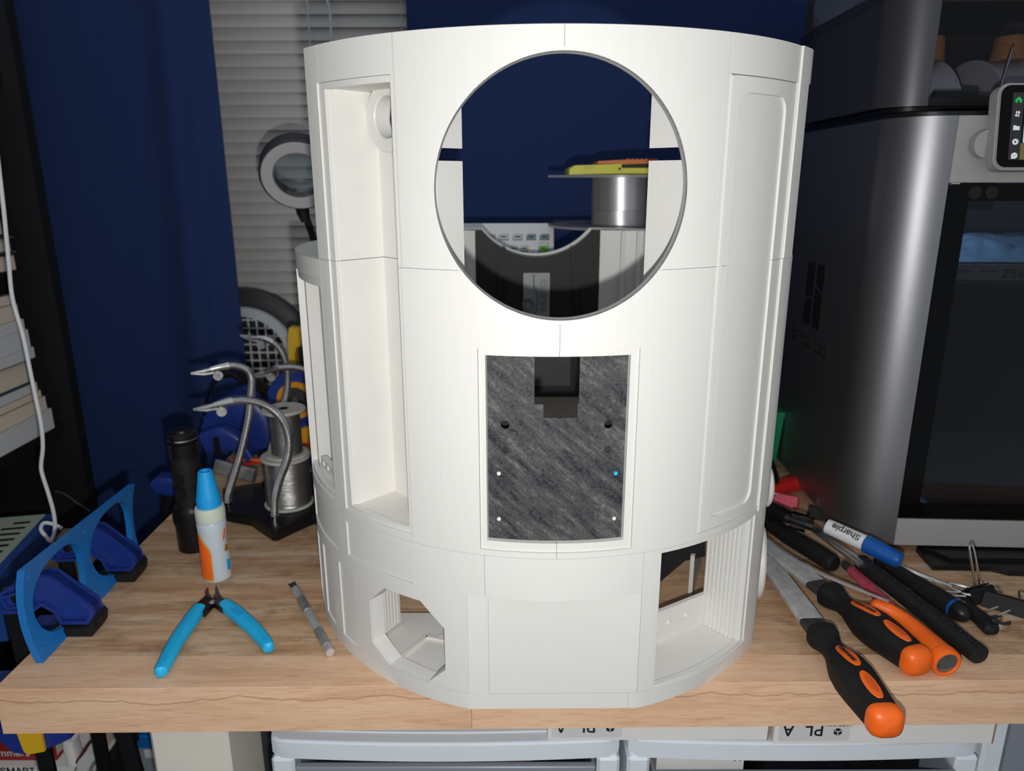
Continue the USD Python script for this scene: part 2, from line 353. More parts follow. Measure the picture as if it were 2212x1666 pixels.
# slatted blind in front of the window
bl = Thing('window_blind', 'grey-white horizontal slat blind hanging closed between the two navy curtain panels', 'blind', (-.33, 1.42, -.05))
arc = []
for t in np.linspace(-1, 1, 7): arc.append((t * .0128, .0022 * (1 - t * t)))
prof = Polygon(arc + [(x, y - .0007) for x, y in arc[::-1]])
for k in range(46):
    zc = .7085 - .0099 + .0213 * (6 - k) * 1.0
    if zc < -.04: break
    th = math.radians(-74 + rng.uniform(-2.2, 2.2))
    c, s = math.cos(th), math.sin(th)
    m = ext(prof, .56, np.eye(4))                      # profile x (width), y (crown), z along the slat
    m.apply_transform(axes((0, c, -s), (0, -s, -c), (1, 0, 0), (-.62, 1.42, zc)))
    bl.part('slat', m, BLIND)
for x, w in ((-.352, .0012), (-.545, .0008), (-.19, .0008)):
    bl.part('ladder_cord', tube([(x, 1.404, .86), (x, 1.404, -.04)], w, 6), WHITE)
bl.part('pull_cord', tube(spline([(-.328, 1.40, .86), (-.322, 1.398, .74), (-.312, 1.396, .68), (-.314, 1.396, .60), (-.316, 1.398, .3)], 8), .0022, 8), WHITE, label='white pull cord')

def curtain(name, label, x0, x1, z0, z1, Y, folds, amp=.012):
    n = int((x1 - x0) / .006) + 2; xs = np.linspace(x0, x1, n); zs = np.linspace(z0, z1, 40)
    X, Z = np.meshgrid(xs, zs, indexing='ij')
    D = np.zeros_like(X)
    for f, a, w in folds: D += a * np.exp(-((X - f - .02 * (Z - .4) * (f < 0)) / w) ** 2)
    D += amp * (meshkit.noise(np.stack([X * 6, Z * .6, X * 0], -1), 3) - .5) + .002 * (meshkit.noise(np.stack([X * 40, Z * 30, X * 0], -1), 5) - .5)
    V = np.concatenate([np.stack([X, Y - D, Z], -1).reshape(-1, 3), np.stack([X, Y - D + .004, Z], -1).reshape(-1, 3)])
    F = []; m = len(zs); N = n * m
    for i in range(n - 1):
        for j in range(m - 1):
            a, b, c, d = i * m + j, (i + 1) * m + j, (i + 1) * m + j + 1, i * m + j + 1
            F += [(a, b, c), (a, c, d), (a + N, c + N, b + N), (a + N, d + N, c + N)]
    def strip(idx):
        for a, b in zip(idx[:-1], idx[1:]): F.extend([(a, a + N, b + N), (a, b + N, b)])
    strip([i * m for i in range(n)][::-1]); strip([i * m + m - 1 for i in range(n)])
    strip([j for j in range(m)]); strip([(n - 1) * m + j for j in range(m)][::-1])
    return solo(name, label, 'curtain', trimesh.Trimesh(V, F, process=False), CURTAIN, smooth=60)
curtain('curtain', 'navy blue curtain panel hanging at the left, between the dark bookcase and the blind', -.90, -.467, -.55, .95, 1.26, [(-.535, .022, .030), (-.497, .014, .018), (-.76, .02, .05)])
curtain('curtain', 'wide navy blue curtain panel hanging behind the white printed shell', -.176, .495, -.25, .95, 1.36, [(.10, .008, .06), (.40, .012, .03)], .008)

# black bookcase on the left and the books lying in it
bc = Thing('bookcase', 'black bookcase at the far left with books lying flat in it', 'bookcase', (-.83, .80, -TZ))
bc.part('side_panel', box(-1.0, -.66, 1.06, 1.08, -TZ, .9), BLACK_WOOD)
bc.part('side_panel', box(-1.0, -.66, .30, .32, -TZ, .9), BLACK_WOOD)
bc.part('back_panel', box(-1.02, -1.0, .30, 1.08, -TZ, .9), BLACK_WOOD)
for z in (.0572, -.30, -.6, .55): bc.part('shelf', box(-1.0, -.68, .32, 1.06, z - .018, z), BLACK_WOOD)
BK = [  # y top, y bottom at the far corner, pages, cover, protrude, hard cover, label
 (288, 331, PAPER, 0, .000, 1, 'hardback with a plum cover and cream pages, topmost book of the flat stack'),
 (331, 367, PAPER, 1, .003, 1, 'olive hardback with pale pages, second book from the top of the flat stack'),
 (367, 406, PAPER, 2, -.012, 1, 'all black thin-spined book between an olive and a white-edged book in the stack'),
 (406, 434, PAPERG, 0, -.004, 1, 'hardback with a thin plum cover and grey-white page edges in the flat stack'),
 (434, 480, PAPER, 3, .004, 1, 'maroon-covered hardback with tan page edges in the flat stack'),
 (480, 513, PAPER, 4, .010, 1, 'dark grey hardback with tan page edges, under the maroon one'),
 (513, 551, PAPER, 2, .012, 1, 'black-covered hardback with tan pages just above the dark gap in the stack'),
 (551, 596, PAPER, 2, -.014, 1, 'dark book in the black gap halfway down the flat stack'),
 (596, 616, PAPER, 6, -.004, 0, 'thin tan paperback just under the dark gap of the stack'),
 (616, 648, PAPER, 6, .000, 0, 'cream paperback below the thin tan one in the stack'),
 (648, 671, PAPERG, 7, .004, 0, 'grey-edged paperback, upper of the three grey ones'),
 (671, 709, PAPERG, 7, .007, 0, 'thick grey-edged paperback in the middle of the three grey ones'),
 (709, 732, PAPERG, 7, .010, 0, 'thin grey-edged paperback, lowest of the three grey ones'),
 (732, 785, PAPER, 5, .003, 1, 'thick dark slate book beneath the grey paperbacks'),
 (785, 803, PAPERG, 7, .006, 0, 'thin white paperback below the dark slate book'),
 (803, 818, PAPER, 6, .009, 0, 'thin pale book with a yellowish edge, third from the bottom of the stack'),
 (818, 848, PAPER, 6, .013, 0, 'tan book second from the bottom of the flat stack'),
 (848, 893, PAPERG, 7, .018, 0, 'large light grey book at the bottom of the flat stack')]
zb = .0575
hts = [(b - a) * .000652 for a, b, *_ in BK]
sc = (.465 - zb) / sum(hts)
for (a, b, pg, cv, pr, hard, lab), hh in list(zip(BK, hts))[::-1]:
    t = hh * sc; x1 = -.684 + pr * .6; y1 = 1.012 + pr * .9; x0 = x1 - .16; y0 = y1 - .20 - rng.uniform(-.02, .02)
    bk = Thing('book', lab, 'book', ((x0 + x1) / 2, (y0 + y1) / 2, zb))
    c = .0028 if hard else .0007; e = .004 if hard else 0
    bk.part('pages', box(x0 + c, x1 - e, y0 + e, y1 - e, zb + c, zb + t - c), pg)
    cvm = cat(box(x0, x1, y0, y1, zb, zb + c), box(x0, x1, y0, y1, zb + t - c, zb + t), box(x0, x0 + c, y0, y1, zb + c, zb + t - c))
    bk.part('cover', cvm, COVERS[cv]); zb += t
cb = [aty(x, y, .80) for x, y in ((-12, 250), (0, 360), (10, 450), (20, 560), (28, 640), (50, 720), (66, 800), (76, 850), (88, 910), (92, 960), (88, 1000), (91, 1022), (103, 1060), (115, 1105), (117, 1140), (108, 1164), (88, 1164), (76, 1148), (82, 1134), (102, 1136), (122, 1146))]
cb = [p + [0, .0 + .01 * (i > 15), 0] for i, p in enumerate(cb)]
solo('charging_cable', 'white cable hanging in front of the books and ending in a small loop', 'cable', tube(spline(cb, 6), .0022, 8), WHITE)
cl2 = [aty(x, y, 1.0) for x, y in ((118, 1056), (140, 1064), (165, 1082), (192, 1100))]
solo('thin_cable', 'thin grey cable running down behind the bright blue bracket', 'cable', tube(spline(cl2, 6), .0016, 8), GREYBLK)

# ------------------------------------------------------------------ the workbench
wb = Thing('workbench', 'workbench with a worn butcher-block top of glued maple staves on cream legs', 'workbench', (.3, .9, -TZ))
ys = [.5285, .5675, .612, .658, .7045, .750, .796, .843, .888, .933, .979, 1.024, 1.07, 1.116, 1.16, 1.207, 1.25, 1.296]
for i in range(len(ys) - 1):
    sk = .004 if i == 0 else 0
    joints = {0: [1.25], 1: [.31], 2: [-.06, .9], 3: [.55], 4: [.12]}.get(i, [])
    if i == 0: joints = [-.035, .62]
    xs = [-.4335] + joints + [1.15]
    for a, b in zip(xs[:-1], xs[1:]):
        m = box(a + .0001, b - .0001, ys[i] + .00005, ys[i + 1] - .00005, -.0445, -.0001 * (i % 3), .00025)
        if i == 0:   # the front edge runs slightly skew
            v = np.array(m.vertices); q = v[:, 1] < .54; v[q, 1] += (v[q, 0]) * .0105 - .0005; m.vertices = v
        wb.part('stave', m, WOOD if i else WOOD_LIT)
def leg(x, y): return box(x, x + .077, y, y + .085, -TZ, -.0446, .004)
for x, y in ((-.356, .60), (-.356, 1.15), (1.02, .60), (1.02, 1.15)): wb.part('leg', leg(x, y), CREAM)
wb.part('cross_rail', box(-.279, 1.02, 1.17, 1.21, -.125, -.0446, .003), CREAM)

# ------------------------------------------------------------------ the white printed shell
CX, CY, R = .0313, .7201, .2311
K = R * math.pi / 180
def Rf(a):
    a = np.asarray(a, float); d = np.radians(np.clip(a - 71, -30, 30))
    return np.minimum(R, .2221 / np.cos(d))
def Rflat(a): return R * math.cos(math.radians(16.9)) / np.cos(np.radians(np.asarray(a, float) - .3))
def Rbase(a): return np.where(np.abs(np.asarray(a, float) - .3) < 16.9, Rflat(np.clip(a, -17, 18)), Rf(a))
def pol(a, r): a = math.radians(a); return np.array([CX + r * math.sin(a), CY - r * math.cos(a)])
def rect(a0, a1, z0, z1, rad=0): return rrect(a0 * K, a1 * K, z0, z1, rad) if rad else sbox(a0 * K, z0, a1 * K, z1)
def apoly(pts): return Polygon([(a * K, z) for a, z in pts])

def wrap(poly, d0, d1, rf=Rf, step=1.5, gap=.00013):
    if gap: poly = poly.buffer(-gap, join_style='mitre')
    V, F, nv = [], [], 0
    for P in getattr(poly, 'geoms', [poly]):
        if P.area < 1e-9: continue
        P = shapely.set_precision(P, 1e-8); P = shapely.geometry.polygon.orient(P)
        w = step * K; k0, k1 = math.floor(P.bounds[0] / w), math.ceil(P.bounds[2] / w)
        for k in range(k0, k1):
            piece = P.intersection(sbox(k * w, P.bounds[1] - 1, (k + 1) * w, P.bounds[3] + 1))
            for g in getattr(piece, 'geoms', [piece]):
                if g.geom_type != 'Polygon' or g.area < 1e-11: continue
                g = shapely.geometry.polygon.orient(g)
                v, f = trimesh.creation.triangulate_polygon(g, engine='earcut')
                v = np.asarray(v); f = np.asarray(f)
                q = v[f]; ar = (q[:, 1, 0] - q[:, 0, 0]) * (q[:, 2, 1] - q[:, 0, 1]) - (q[:, 1, 1] - q[:, 0, 1]) * (q[:, 2, 0] - q[:, 0, 0])
                f = np.where(ar[:, None] < 0, f[:, ::-1], f); n = len(v)
                V += [np.c_[v, np.full(n, d1)], np.c_[v, np.full(n, d0)]]; F += [f + nv, f[:, ::-1] + nv + n]; nv += 2 * n
                for ring in [g.exterior, *g.interiors]:
                    c = np.array(ring.coords)
                    for p, r in zip(c[:-1], c[1:]):
                        mid = (p + r) / 2
                        on = abs(p[0] - r[0]) < 1e-9 and min(abs(p[0] - k * w), abs(p[0] - (k + 1) * w)) < 1e-8
                        if on and P.contains(Point(mid)) and P.boundary.distance(Point(mid)) > 1e-7: continue
                        V.append(np.array([[*p, d1], [*r, d1], [*r, d0], [*p, d0]]))
                        F.append(np.array([[0, 2, 1], [0, 3, 2]]) + nv); nv += 4
    V, F = np.vstack(V), np.vstack(F)
    a = V[:, 0] / K; r = rf(a) + V[:, 2]; t = np.radians(a)
    m = trimesh.Trimesh(np.c_[CX + r * np.sin(t), CY - r * np.cos(t), V[:, 1]], F, process=False)
    m.merge_vertices(digits_vertex=7)
    return m

AX = .35
BN = np.array([math.sin(math.radians(AX)), -math.cos(math.radians(AX)), 0])
BORE = mani(cyl(np.array([CX, CY, .4012]) - BN * .6, np.array([CX, CY, .4012]) + BN * .6, .0838, n=128))
sh = Thing('printed_shell', 'tall white 3D-printed round shell with a big round hole, standing on the bench edge', 'printed shell', (CX, CY, 0))
def P_(name, poly, d0=-.004, d1=0., rf=Rf, bore=False, mat=PLA, label=None, gap=.00013):
    m = wrap(poly, d0, d1, rf, gap=gap)
    if bore: m = cut(m, BORE)
    return sh.part(name, m, mat, label=label)
REC_O, REC_I = rect(-47.3, -28.45, .1455, .475), rect(-45.4, -28.85, .1505, .4705)
DOOR_O = rect(29.2, 49.1, .1445, .4752)
TOP, JT, SK = .5, .35, .139
# upper ring
P_('upper_panel', rect(-27.75, .3, JT, TOP), bore=True, label='upper front panel with half of the round hole')
P_('upper_panel', rect(.3, 28.4, JT, TOP), bore=True)
P_('upper_panel', rect(-46.55, -27.85, JT, TOP).difference(REC_O))
P_('upper_panel', rect(-51.5, -46.55, JT, TOP).difference(REC_O))
P_('upper_panel', rect(28.45, 49.4, JT, TOP).difference(DOOR_O))
P_('upper_panel', rect(49.4, 54., JT, TOP).union(rect(54, 55.9, .4765, TOP)), d1=.0016)
# lower barrel
WIN_O, WIN_I = rect(-13.8, 14.4, .1437, .2965), rect(-12.5, 12.8, .151, .292)
P_('lower_panel', rect(-27.95, .3, SK, JT).difference(WIN_O), bore=True, label='lower front panel with half of the window frame')
P_('lower_panel', rect(.3, 28.3, SK, JT).difference(WIN_O), bore=True)
P_('lower_panel', rect(-51., -28., SK, JT).difference(REC_O))
LH = rect(-75.5, -51.8, .1465, .3345)
P_('lower_panel', rect(-110, -51., SK, JT).difference(LH))
P_('lower_panel', rect(28.35, 49.3, SK, JT).difference(DOOR_O))
P_('lower_panel', rect(49.3, 110, SK, JT), d1=.0012)
P_('back_panel', rect(110, 250, SK, JT), d0=-.005, bore=True, label='rear panel with the lower part of a matching round hole')
# frames around the openings, a step back
fr = REC_O.difference(REC_I)
P_('recess_frame', fr.intersection(rect(-60, 0, JT, TOP)), -.006, -.0014)
P_('recess_frame', fr.intersection(rect(-60, 0, 0, JT)), -.006, -.0014)
wf = WIN_O.difference(WIN_I)
P_('window_frame', wf.intersection(rect(-20, .3, 0, 1)), -.0062, -.0015)
P_('window_frame', wf.intersection(rect(.3, 20, 0, 1)), -.0062, -.0015)
P_('opening_frame', LH.difference(rect(-74.7, -52.6, .151, .3275)), -.006, -.0014)
# right-hand door panels with a sunken rounded field
fld = rect(31.6, 45.5, .154, .4645, .0105)
for z0, z1 in ((JT, TOP), (0, JT)):
    c = rect(0, 90, z0, z1); dd = rect(29.25, 49.05, .1448, .4749).intersection(c)
    P_('door_panel', dd.difference(fld), -.006, -.0006)
    P_('door_field', dd.intersection(fld), -.0065, -.0024, gap=0)
P_('door_bead', rect(29.2, 29.9, .1455, .4742).intersection(rect(0, 90, 0, JT)), -.004, .0009, gap=0)
P_('door_bead', rect(29.2, 29.9, .1455, .4742).intersection(rect(0, 90, JT, 1)), -.004, .0009, gap=0)
# collar of the round hole
n = 128; V = []; th = np.linspace(0, 2 * np.pi, n, endpoint=False)
ro, ri = .0862, .0838
for rr, dep in ((ri, 0.0012), (ri, .0125), (ro, .0125), (ro, .0012)):
    x = rr * np.cos(th); z = .4012 + rr * np.sin(th); a = np.arcsin(np.clip(rr * np.cos(th) / R, -1, 1))
    y = -R * np.cos(a) + dep
    ca, sa = math.cos(math.radians(AX)), math.sin(math.radians(AX))
    V.append(np.stack([CX + ca * x - sa * y * 1.0, CY + sa * x + ca * y, z], 1))
V = np.vstack(V); F = []
for r0 in range(4):
    for j in range(n):
        a, b = r0 * n + j, r0 * n + (j + 1) % n; c, d = ((r0 + 1) % 4) * n + (j + 1) % n, ((r0 + 1) % 4) * n + j
        F += [(a, b, c), (a, c, d)]
m = trimesh.Trimesh(V, F, process=False)
if m.volume < 0: m.invert()
sh.part('hole_collar', m, PLA)
# black textured panel in the window
cutp = apoly([(-3.95, .31), (-3.95, .2566), (-2.3, .2566), (-2.3, .2467), (3.72, .2467), (3.72, .2562), (4.0, .2566), (4.0, .31)])
bp = rect(-13.3, 13.6, .1475, .2955).difference(cutp)
for a, z, r in ((-9.31, .2405, .0031), (9.62, .2405, .0031), (-9.31, .2214, .0026), (9.63, .2214, .0026)): bp = bp.difference(Point(a * K, z).buffer(r))
bpp = P_('window_panel', bp, -.0082, -.0064, mat=BLACK_PANEL, label='black textured panel with a stepped cut-out at its top')
for a, z, mt in ((-10.5, .203, PLA), (11.29, .2026, CYAN), (-10.53, .1668, PLA), (11.32, .1667, PLA)):
    sh.part('pin', wrap(Point(a * K, z).buffer(.0015), -.0066, -.0058, gap=0), mt, parent=bpp)
for a in (-9.3, 9.6): sh.part('backing', wrap(rect(a - 3, a + 3, .214, .248), -.034, -.032), BLACK_PLA, parent=bpp)  # black plates added behind the holes to stand in for their shade
# skirt
OCT = apoly([(-35.9, .0888), (-26.8, .0888), (-21.6, .0698), (-21.6, .032), (-25.8, .0152), (-35.6, .0165), (-40.8, .0305), (-40.8, .0698)])
fields = [rect(-47.6, -28.45, .1022, .1333), rect(-72, -51.9, .0995, .1325), rect(-52.5, -46.5, .0132, .0873), rect(-63.3, -56.7, .0105, .0858), rect(-74, -67, .0095, .084)]
SKL = rect(-110, -13.05, .0145, SK).difference(OCT).difference(rect(-16.6, 0, 0, .1035))
for q in fields: SKL = SKL.difference(q)
P_('skirt_panel', SKL.intersection(rect(-120, -30.4, 0, 1)), label='left skirt panel with an eight-sided port')
P_('skirt_panel', SKL.intersection(rect(-30.4, 0, 0, 1)))
for q in fields: P_('skirt_field', q, -.005, -.0013, gap=.0004)
RR_O, RR_I = rect(20.5, 48.4, .0145, .1372), rect(21.05, 47.3, .0168, .1345)
P_('skirt_panel', rect(-13.05, 17., .1036, SK))
P_('skirt_panel', rect(17., 110, .0145, SK).difference(RR_O))
P_('skirt_panel', rect(110, 250, .0145, SK))
P_('skirt_frame', RR_O.difference(RR_I), -.006, -.0014)
P_('flat_panel', rect(-16.61, -12.75, .0142, .1034), rf=Rflat, gap=.00005)
P_('flat_panel', rect(-12.75, 17., .0145, .1033), rf=Rflat, label='flat front panel at the foot of the shell')
P_('base_ring', rect(-110, 15.4, 0, .0143), -.005, 0, rf=Rbase)
P_('base_ring', rect(15.4, 250, 0, .0143), -.005, 0, rf=Rbase)

# boxes behind the openings, ribs and floors
def mir(p):  # across the plane through the seam
    d = np.array(p) - [CX, CY]; a = math.radians(AX * 2); t = np.array([math.cos(a / 2), math.sin(a / 2)])
    return np.array([CX, CY]) + d - 2 * t * (d @ t)
def wall(p0, p1, z0, z1, th=.003):
    p0, p1 = np.array(p0, float), np.array(p1, float); d = unit(p1 - p0); nn = np.array([-d[1], d[0]]) * th / 2
    return ext_xy([p0 - nn, p1 - nn, p1 + nn, p0 + nn], z0, z1)
def grooved(p0, p1, z0, z1, side, pitch=.0042, dp=.0006, th=.003):
    p0, p1 = np.array(p0, float), np.array(p1, float); L = np.linalg.norm(p1 - p0); d = (p1 - p0) / L; nn = np.array([-d[1], d[0]]) * side
    pts = [p0 - nn * th, p0]; s = pitch
    while s < L - pitch * .5:
        pts += [p0 + d * (s - pitch * .22), p0 + d * s - nn * dp, p0 + d * (s + pitch * .22)]; s += pitch
    pts += [p1, p1 - nn * th]
    return ext_xy(Polygon(pts).buffer(0), z0, z1)
Lf, Rt = pol(-45.6, R - .0055), pol(-28.6, R - .0045)
din = unit([.032, .033]); Bk = np.array([-.101, .591]); dbk = unit([.68, -.73])
BkR = np.array([-.0536, .5405])
zt0 = .1498
for nm, z0, z1 in (('lower', zt0 - .002, JT - .0002), ('upper', JT + .0002, .4725)):
    sh.part('recess_wall', wall(Lf, Bk, z0, z1), PLA_IN)
    bw = wall(Bk, BkR, z0, z1)
    rc = np.array([-.0835, .5722]); nb = np.array([dbk[1], -dbk[0]]) * -1
    if nm == 'upper':
        o = np.array([rc[0], rc[1], .4525]); ax = np.array([-din[0], -din[1], 0])
        bw = cut(bw, mani(cyl(o - ax * .03, o + ax * .03, .0145, n=48)))
    sh.part('recess_wall', bw, PLA_IN)
o = np.array([-.0835, .5722, .4525]); ax = np.array([-din[0], -din[1], 0.])
ringm = lathe([(.0145, -.004), (.0235, -.004), (.0245, 0), (.0245, .009), (.0238, .010), (.0152, .010), (.0145, .009), (.0145, -.004)], 64)
ringm.apply_transform(axes(unit(np.cross([0, 0, 1], ax)), (0, 0, 1), ax, o)); sh.part('port_ring', ringm, PLA, label='short printed tube in the corner of the tall recess')
sh.part('recess_floor', ext_xy([Lf, Rt, BkR, Bk], zt0 - .002, zt0), PLA_IN)
sh.part('recess_floor', ext_xy([Lf, Rt, BkR, Bk], .4712, .4732), PLA_IN, label='ceiling of the tall recess')
wdir = din
for side in (0, 1):
    f = (lambda p: p) if side == 0 else mir
    p0, p1 = Rt, Rt + wdir * .058
    for z0, z1 in ((zt0 - .002, .4218), (.4305, .4732)):
        sh.part('side_web', wall(f(p0), f(p1), z0, z1, .003), PLA)
    if side: sh.part('side_web', cat(wall(f(p1), f(p1) + np.array([.055, .018]), zt0, .4218), wall(f(Lf), f(p1) + np.array([.055, .018]), zt0, .4218)), PLA)
# opening at the far left: shelf, inner wall, small latch bar
A, B = pol(-75.3, .2245), pol(-51.5, .2245)
sh.part('recess_floor', ext_xy([A, *[pol(a, .2245) for a in (-70, -64, -58)], B, B + [.03, .10]], .1445, .1475), PLA_IN)
sh.part('recess_wall', wall(pol(-75.2, .2245), (-.12, .704), .1475, .338), PLA_IN)
p0, p1 = np.array([-.1805, .652]), np.array([-.152, .604]); d = unit(p1 - p0); nn = np.array([d[1], -d[0]])
lb = sh.part('latch_bar', ext_xy([p0, p1, p1 - nn * .006, p0 - nn * .006], .1475, .157), PLA)
for s in (.008, .021):
    c = np.append(p0 + d * s, .1525) ; n3 = np.append(nn, 0)
    sh.part('stud', cyl(c - n3 * .001, c + n3 * .0012, .0024, n=16), WHITE, parent=lb)
sh.part('barrel_lip', wrap(rect(-110, -51.6, .3445, JT), -.045, -.0035, gap=0), PLA_IN)
# inside of the barrel: black rear plate with a round cut, pale rear boxes
rp = cut(box(CX - .0745, CX + .0745, .897, .900, .142, .3495), BORE)
rpp = sh.part('rear_plate', rp, BLACK_PLA, label='black plate at the back of the barrel with a round cut')
for x0, x1, y0, y1, lab in ((-.120, -.0435, .915, .897, None), (.1065, .190, .897, .880, None)):
    sh.part('rear_box', wall((x0, y0), (x1, y1), .142, .3495, .004), PLA)
for x in (-.070, -.060, .132, .150, .163):
    yy = .915 - (x + .12) * .235 if x < 0 else .897 - (x - .1065) * .2
    sh.part('rear_rib', box(x - .0025, x + .0025, yy - .008, yy - .002, .142, .349), PLA)
for sx in (-1, 1):
    q = [(CX + sx * .055, .8965), (CX + sx * .0605, .8965), (CX + sx * .048, .8965), (CX + sx * .0425, .8965)]
    m = box(-.0022, .0022, .892, .897, -.085, .085); Rm = trimesh.transformations.rotation_matrix(-sx * .11, [0, 1, 0]); m.apply_translation([0, -.8945, 0]); m.apply_transform(Rm); m.apply_translation([CX + sx * .050, .8945, .245]); sh.part('plate_rib', m, BLACK_PLA, parent=rpp)
# grey mechanism plate on the rear plate
mp = sh.part('mechanism_plate', ext_xz(rrect(.014, .046, .232, .2995, .0012), .8925, .897), M('grey_print', (.24, .25, .26), .45, var=.05), label='grey machined-looking plate on the black rear plate')
MG = M('grey_print_dark', (.15, .16, .17), .4)
for cxx, czz, r in ((.0385, .287, .0048), (.020, .262, .0075)):
    mm = lathe([(r - .0016, 0), (r, 0), (r, .004), (r - .0016, .004), (r - .0016, 0)], 32); mm.apply_transform(axes((1, 0, 0), (0, 0, 1), (0, -1, 0), (cxx, .8925, czz))); sh.part('boss', mm, MG, parent=mp)
for z in (.273, .265, .257): sh.part('boss', ext_xz(rrect(.0345, .0425, z - .002, z + .002, .001), .8905, .8925), MG, parent=mp)
sh.part('boss', tube([(.0265, .892, .298), (.027, .892, .283), (.031, .892, .274), (.031, .892, .254), (.024, .892, .246), (.018, .892, .243)], .0009, 6), MG, parent=mp)
# small plate seen through the stepped cut
pl2 = sh.part('inner_plate', ext_xz(rrect(.028, .073, .158, .216, .001), .8925, .897), GREYBLK, label='dark grey plate seen through the stepped cut-out')
for x in (.036, .060): sh.part('hole', cyl((x, .8921, .207), (x, .8927, .207), .0016, n=14), INK, parent=pl2)
# octagon port: collar, grooved wall, floor plate
pr = Polygon([(a * K, z) for a, z in [(-36.4, .0902), (-26.4, .0902), (-20.9, .0705), (-20.9, .0312), (-25.5, .0143), (-36.0, .0148), (-41.5, .0298), (-41.5, .0705)]]).difference(OCT)
sh.part('port_collar', wrap(pr, -.0145, -.0035, gap=0), PLA_IN)
sh.part('grooved_wall', grooved((-.1225, .5655), (-.1035, .5985), .0145, .128, -1), PLA_IN)
a0, a1 = -44, 19.6
arcp = [pol(a, R - .006) if abs(a - .3) > 17 else pol(a, float(Rflat(a)) - .006) for a in np.linspace(a0, a1, 60)]
fl = Polygon([*arcp, (.108, .562), (.10, .6165), (-.125, .6165)]).buffer(0)
sh.part('floor_plate', ext_xy(fl, .0085, .0118), PLA_IN)
sh.part('floor_rib', cat(wall((-.100, .541), (-.0775, .577), .0118, .0142, .0035), wall((-.0775, .577), (-.03, .562), .0118, .0142, .0035)), PLA_IN)
sh.part('knob', lathe([(0, 0), (.0032, 0), (.0032, .0016), (.0024, .0024), (0, .0027)], 24, (-.0645, .577, .0118)), PLA_IN)
# right lower recess: floor, grooved side wall, low back wall with bumps
q0, q1, q2, q3 = pol(20.9, R - .006), pol(47.6, R - .006), np.array([.174, .5955]), np.array([.110, .556])
sh.part('recess_floor', ext_xy([q0, *[pol(a, R - .006) for a in np.linspace(24, 46, 12)], q1, q2, q3], .0095, .0138), PLA_IN)
sh.part('grooved_wall', grooved(q1, q2, .0138, .1375, 1), PLA)
lw = sh.part('recess_wall', wall(q2 + [.002, .001], q3, .0138, .0455, .004), PLA_IN)
nb = unit(np.array([q2[1] - q3[1], -(q2[0] - q3[0])]))
for s in (.14, .42, .70):
    c = np.append(q3 + (q2 - q3) * s + nb * .002, .031); sh.part('bump', cyl(c, c + np.append(nb, 0) * .0022, .0026, .0016, n=16), PLA_IN, parent=lw)
sh.part('recess_wall', wall(q0 + [.002, .004], q3, .0138, .1375, .003), PLA_IN)
sh.part('inner_brace', ext_xz([aty(x, y, .66)[[0, 2]] for x, y in ((1405, 1275), (1478, 1214), (1522, 1204), (1522, 1160), (1405, 1160))], .66, .672), BLACK_PLA)
sh.part('inner_brace', wall((.178, .655), (.214, .75), .0, .05, .004), PLA)
# round bosses on the right flank
for a, z, r, t in ((88, .102, .0235, .0165), (76, .038, .0365, .0085)):
    hub = lathe([(0, 0), (r - .003, 0), (r, .001), (r, t - .002), (r - .002, t), (r - .007, t), (r - .007, t - .002), (0, t - .002)], 64)
    dv = np.array([math.sin(math.radians(a)), -math.cos(math.radians(a)), 0])
    hub.apply_transform(axes(unit(np.cross([0, 0, 1], dv)), (0, 0, 1), dv, (*pol(a, (.219 if a > 80 else .2185)), z))); sh.part('side_hub', hub, PLA, label='round raised hub on the right flank')

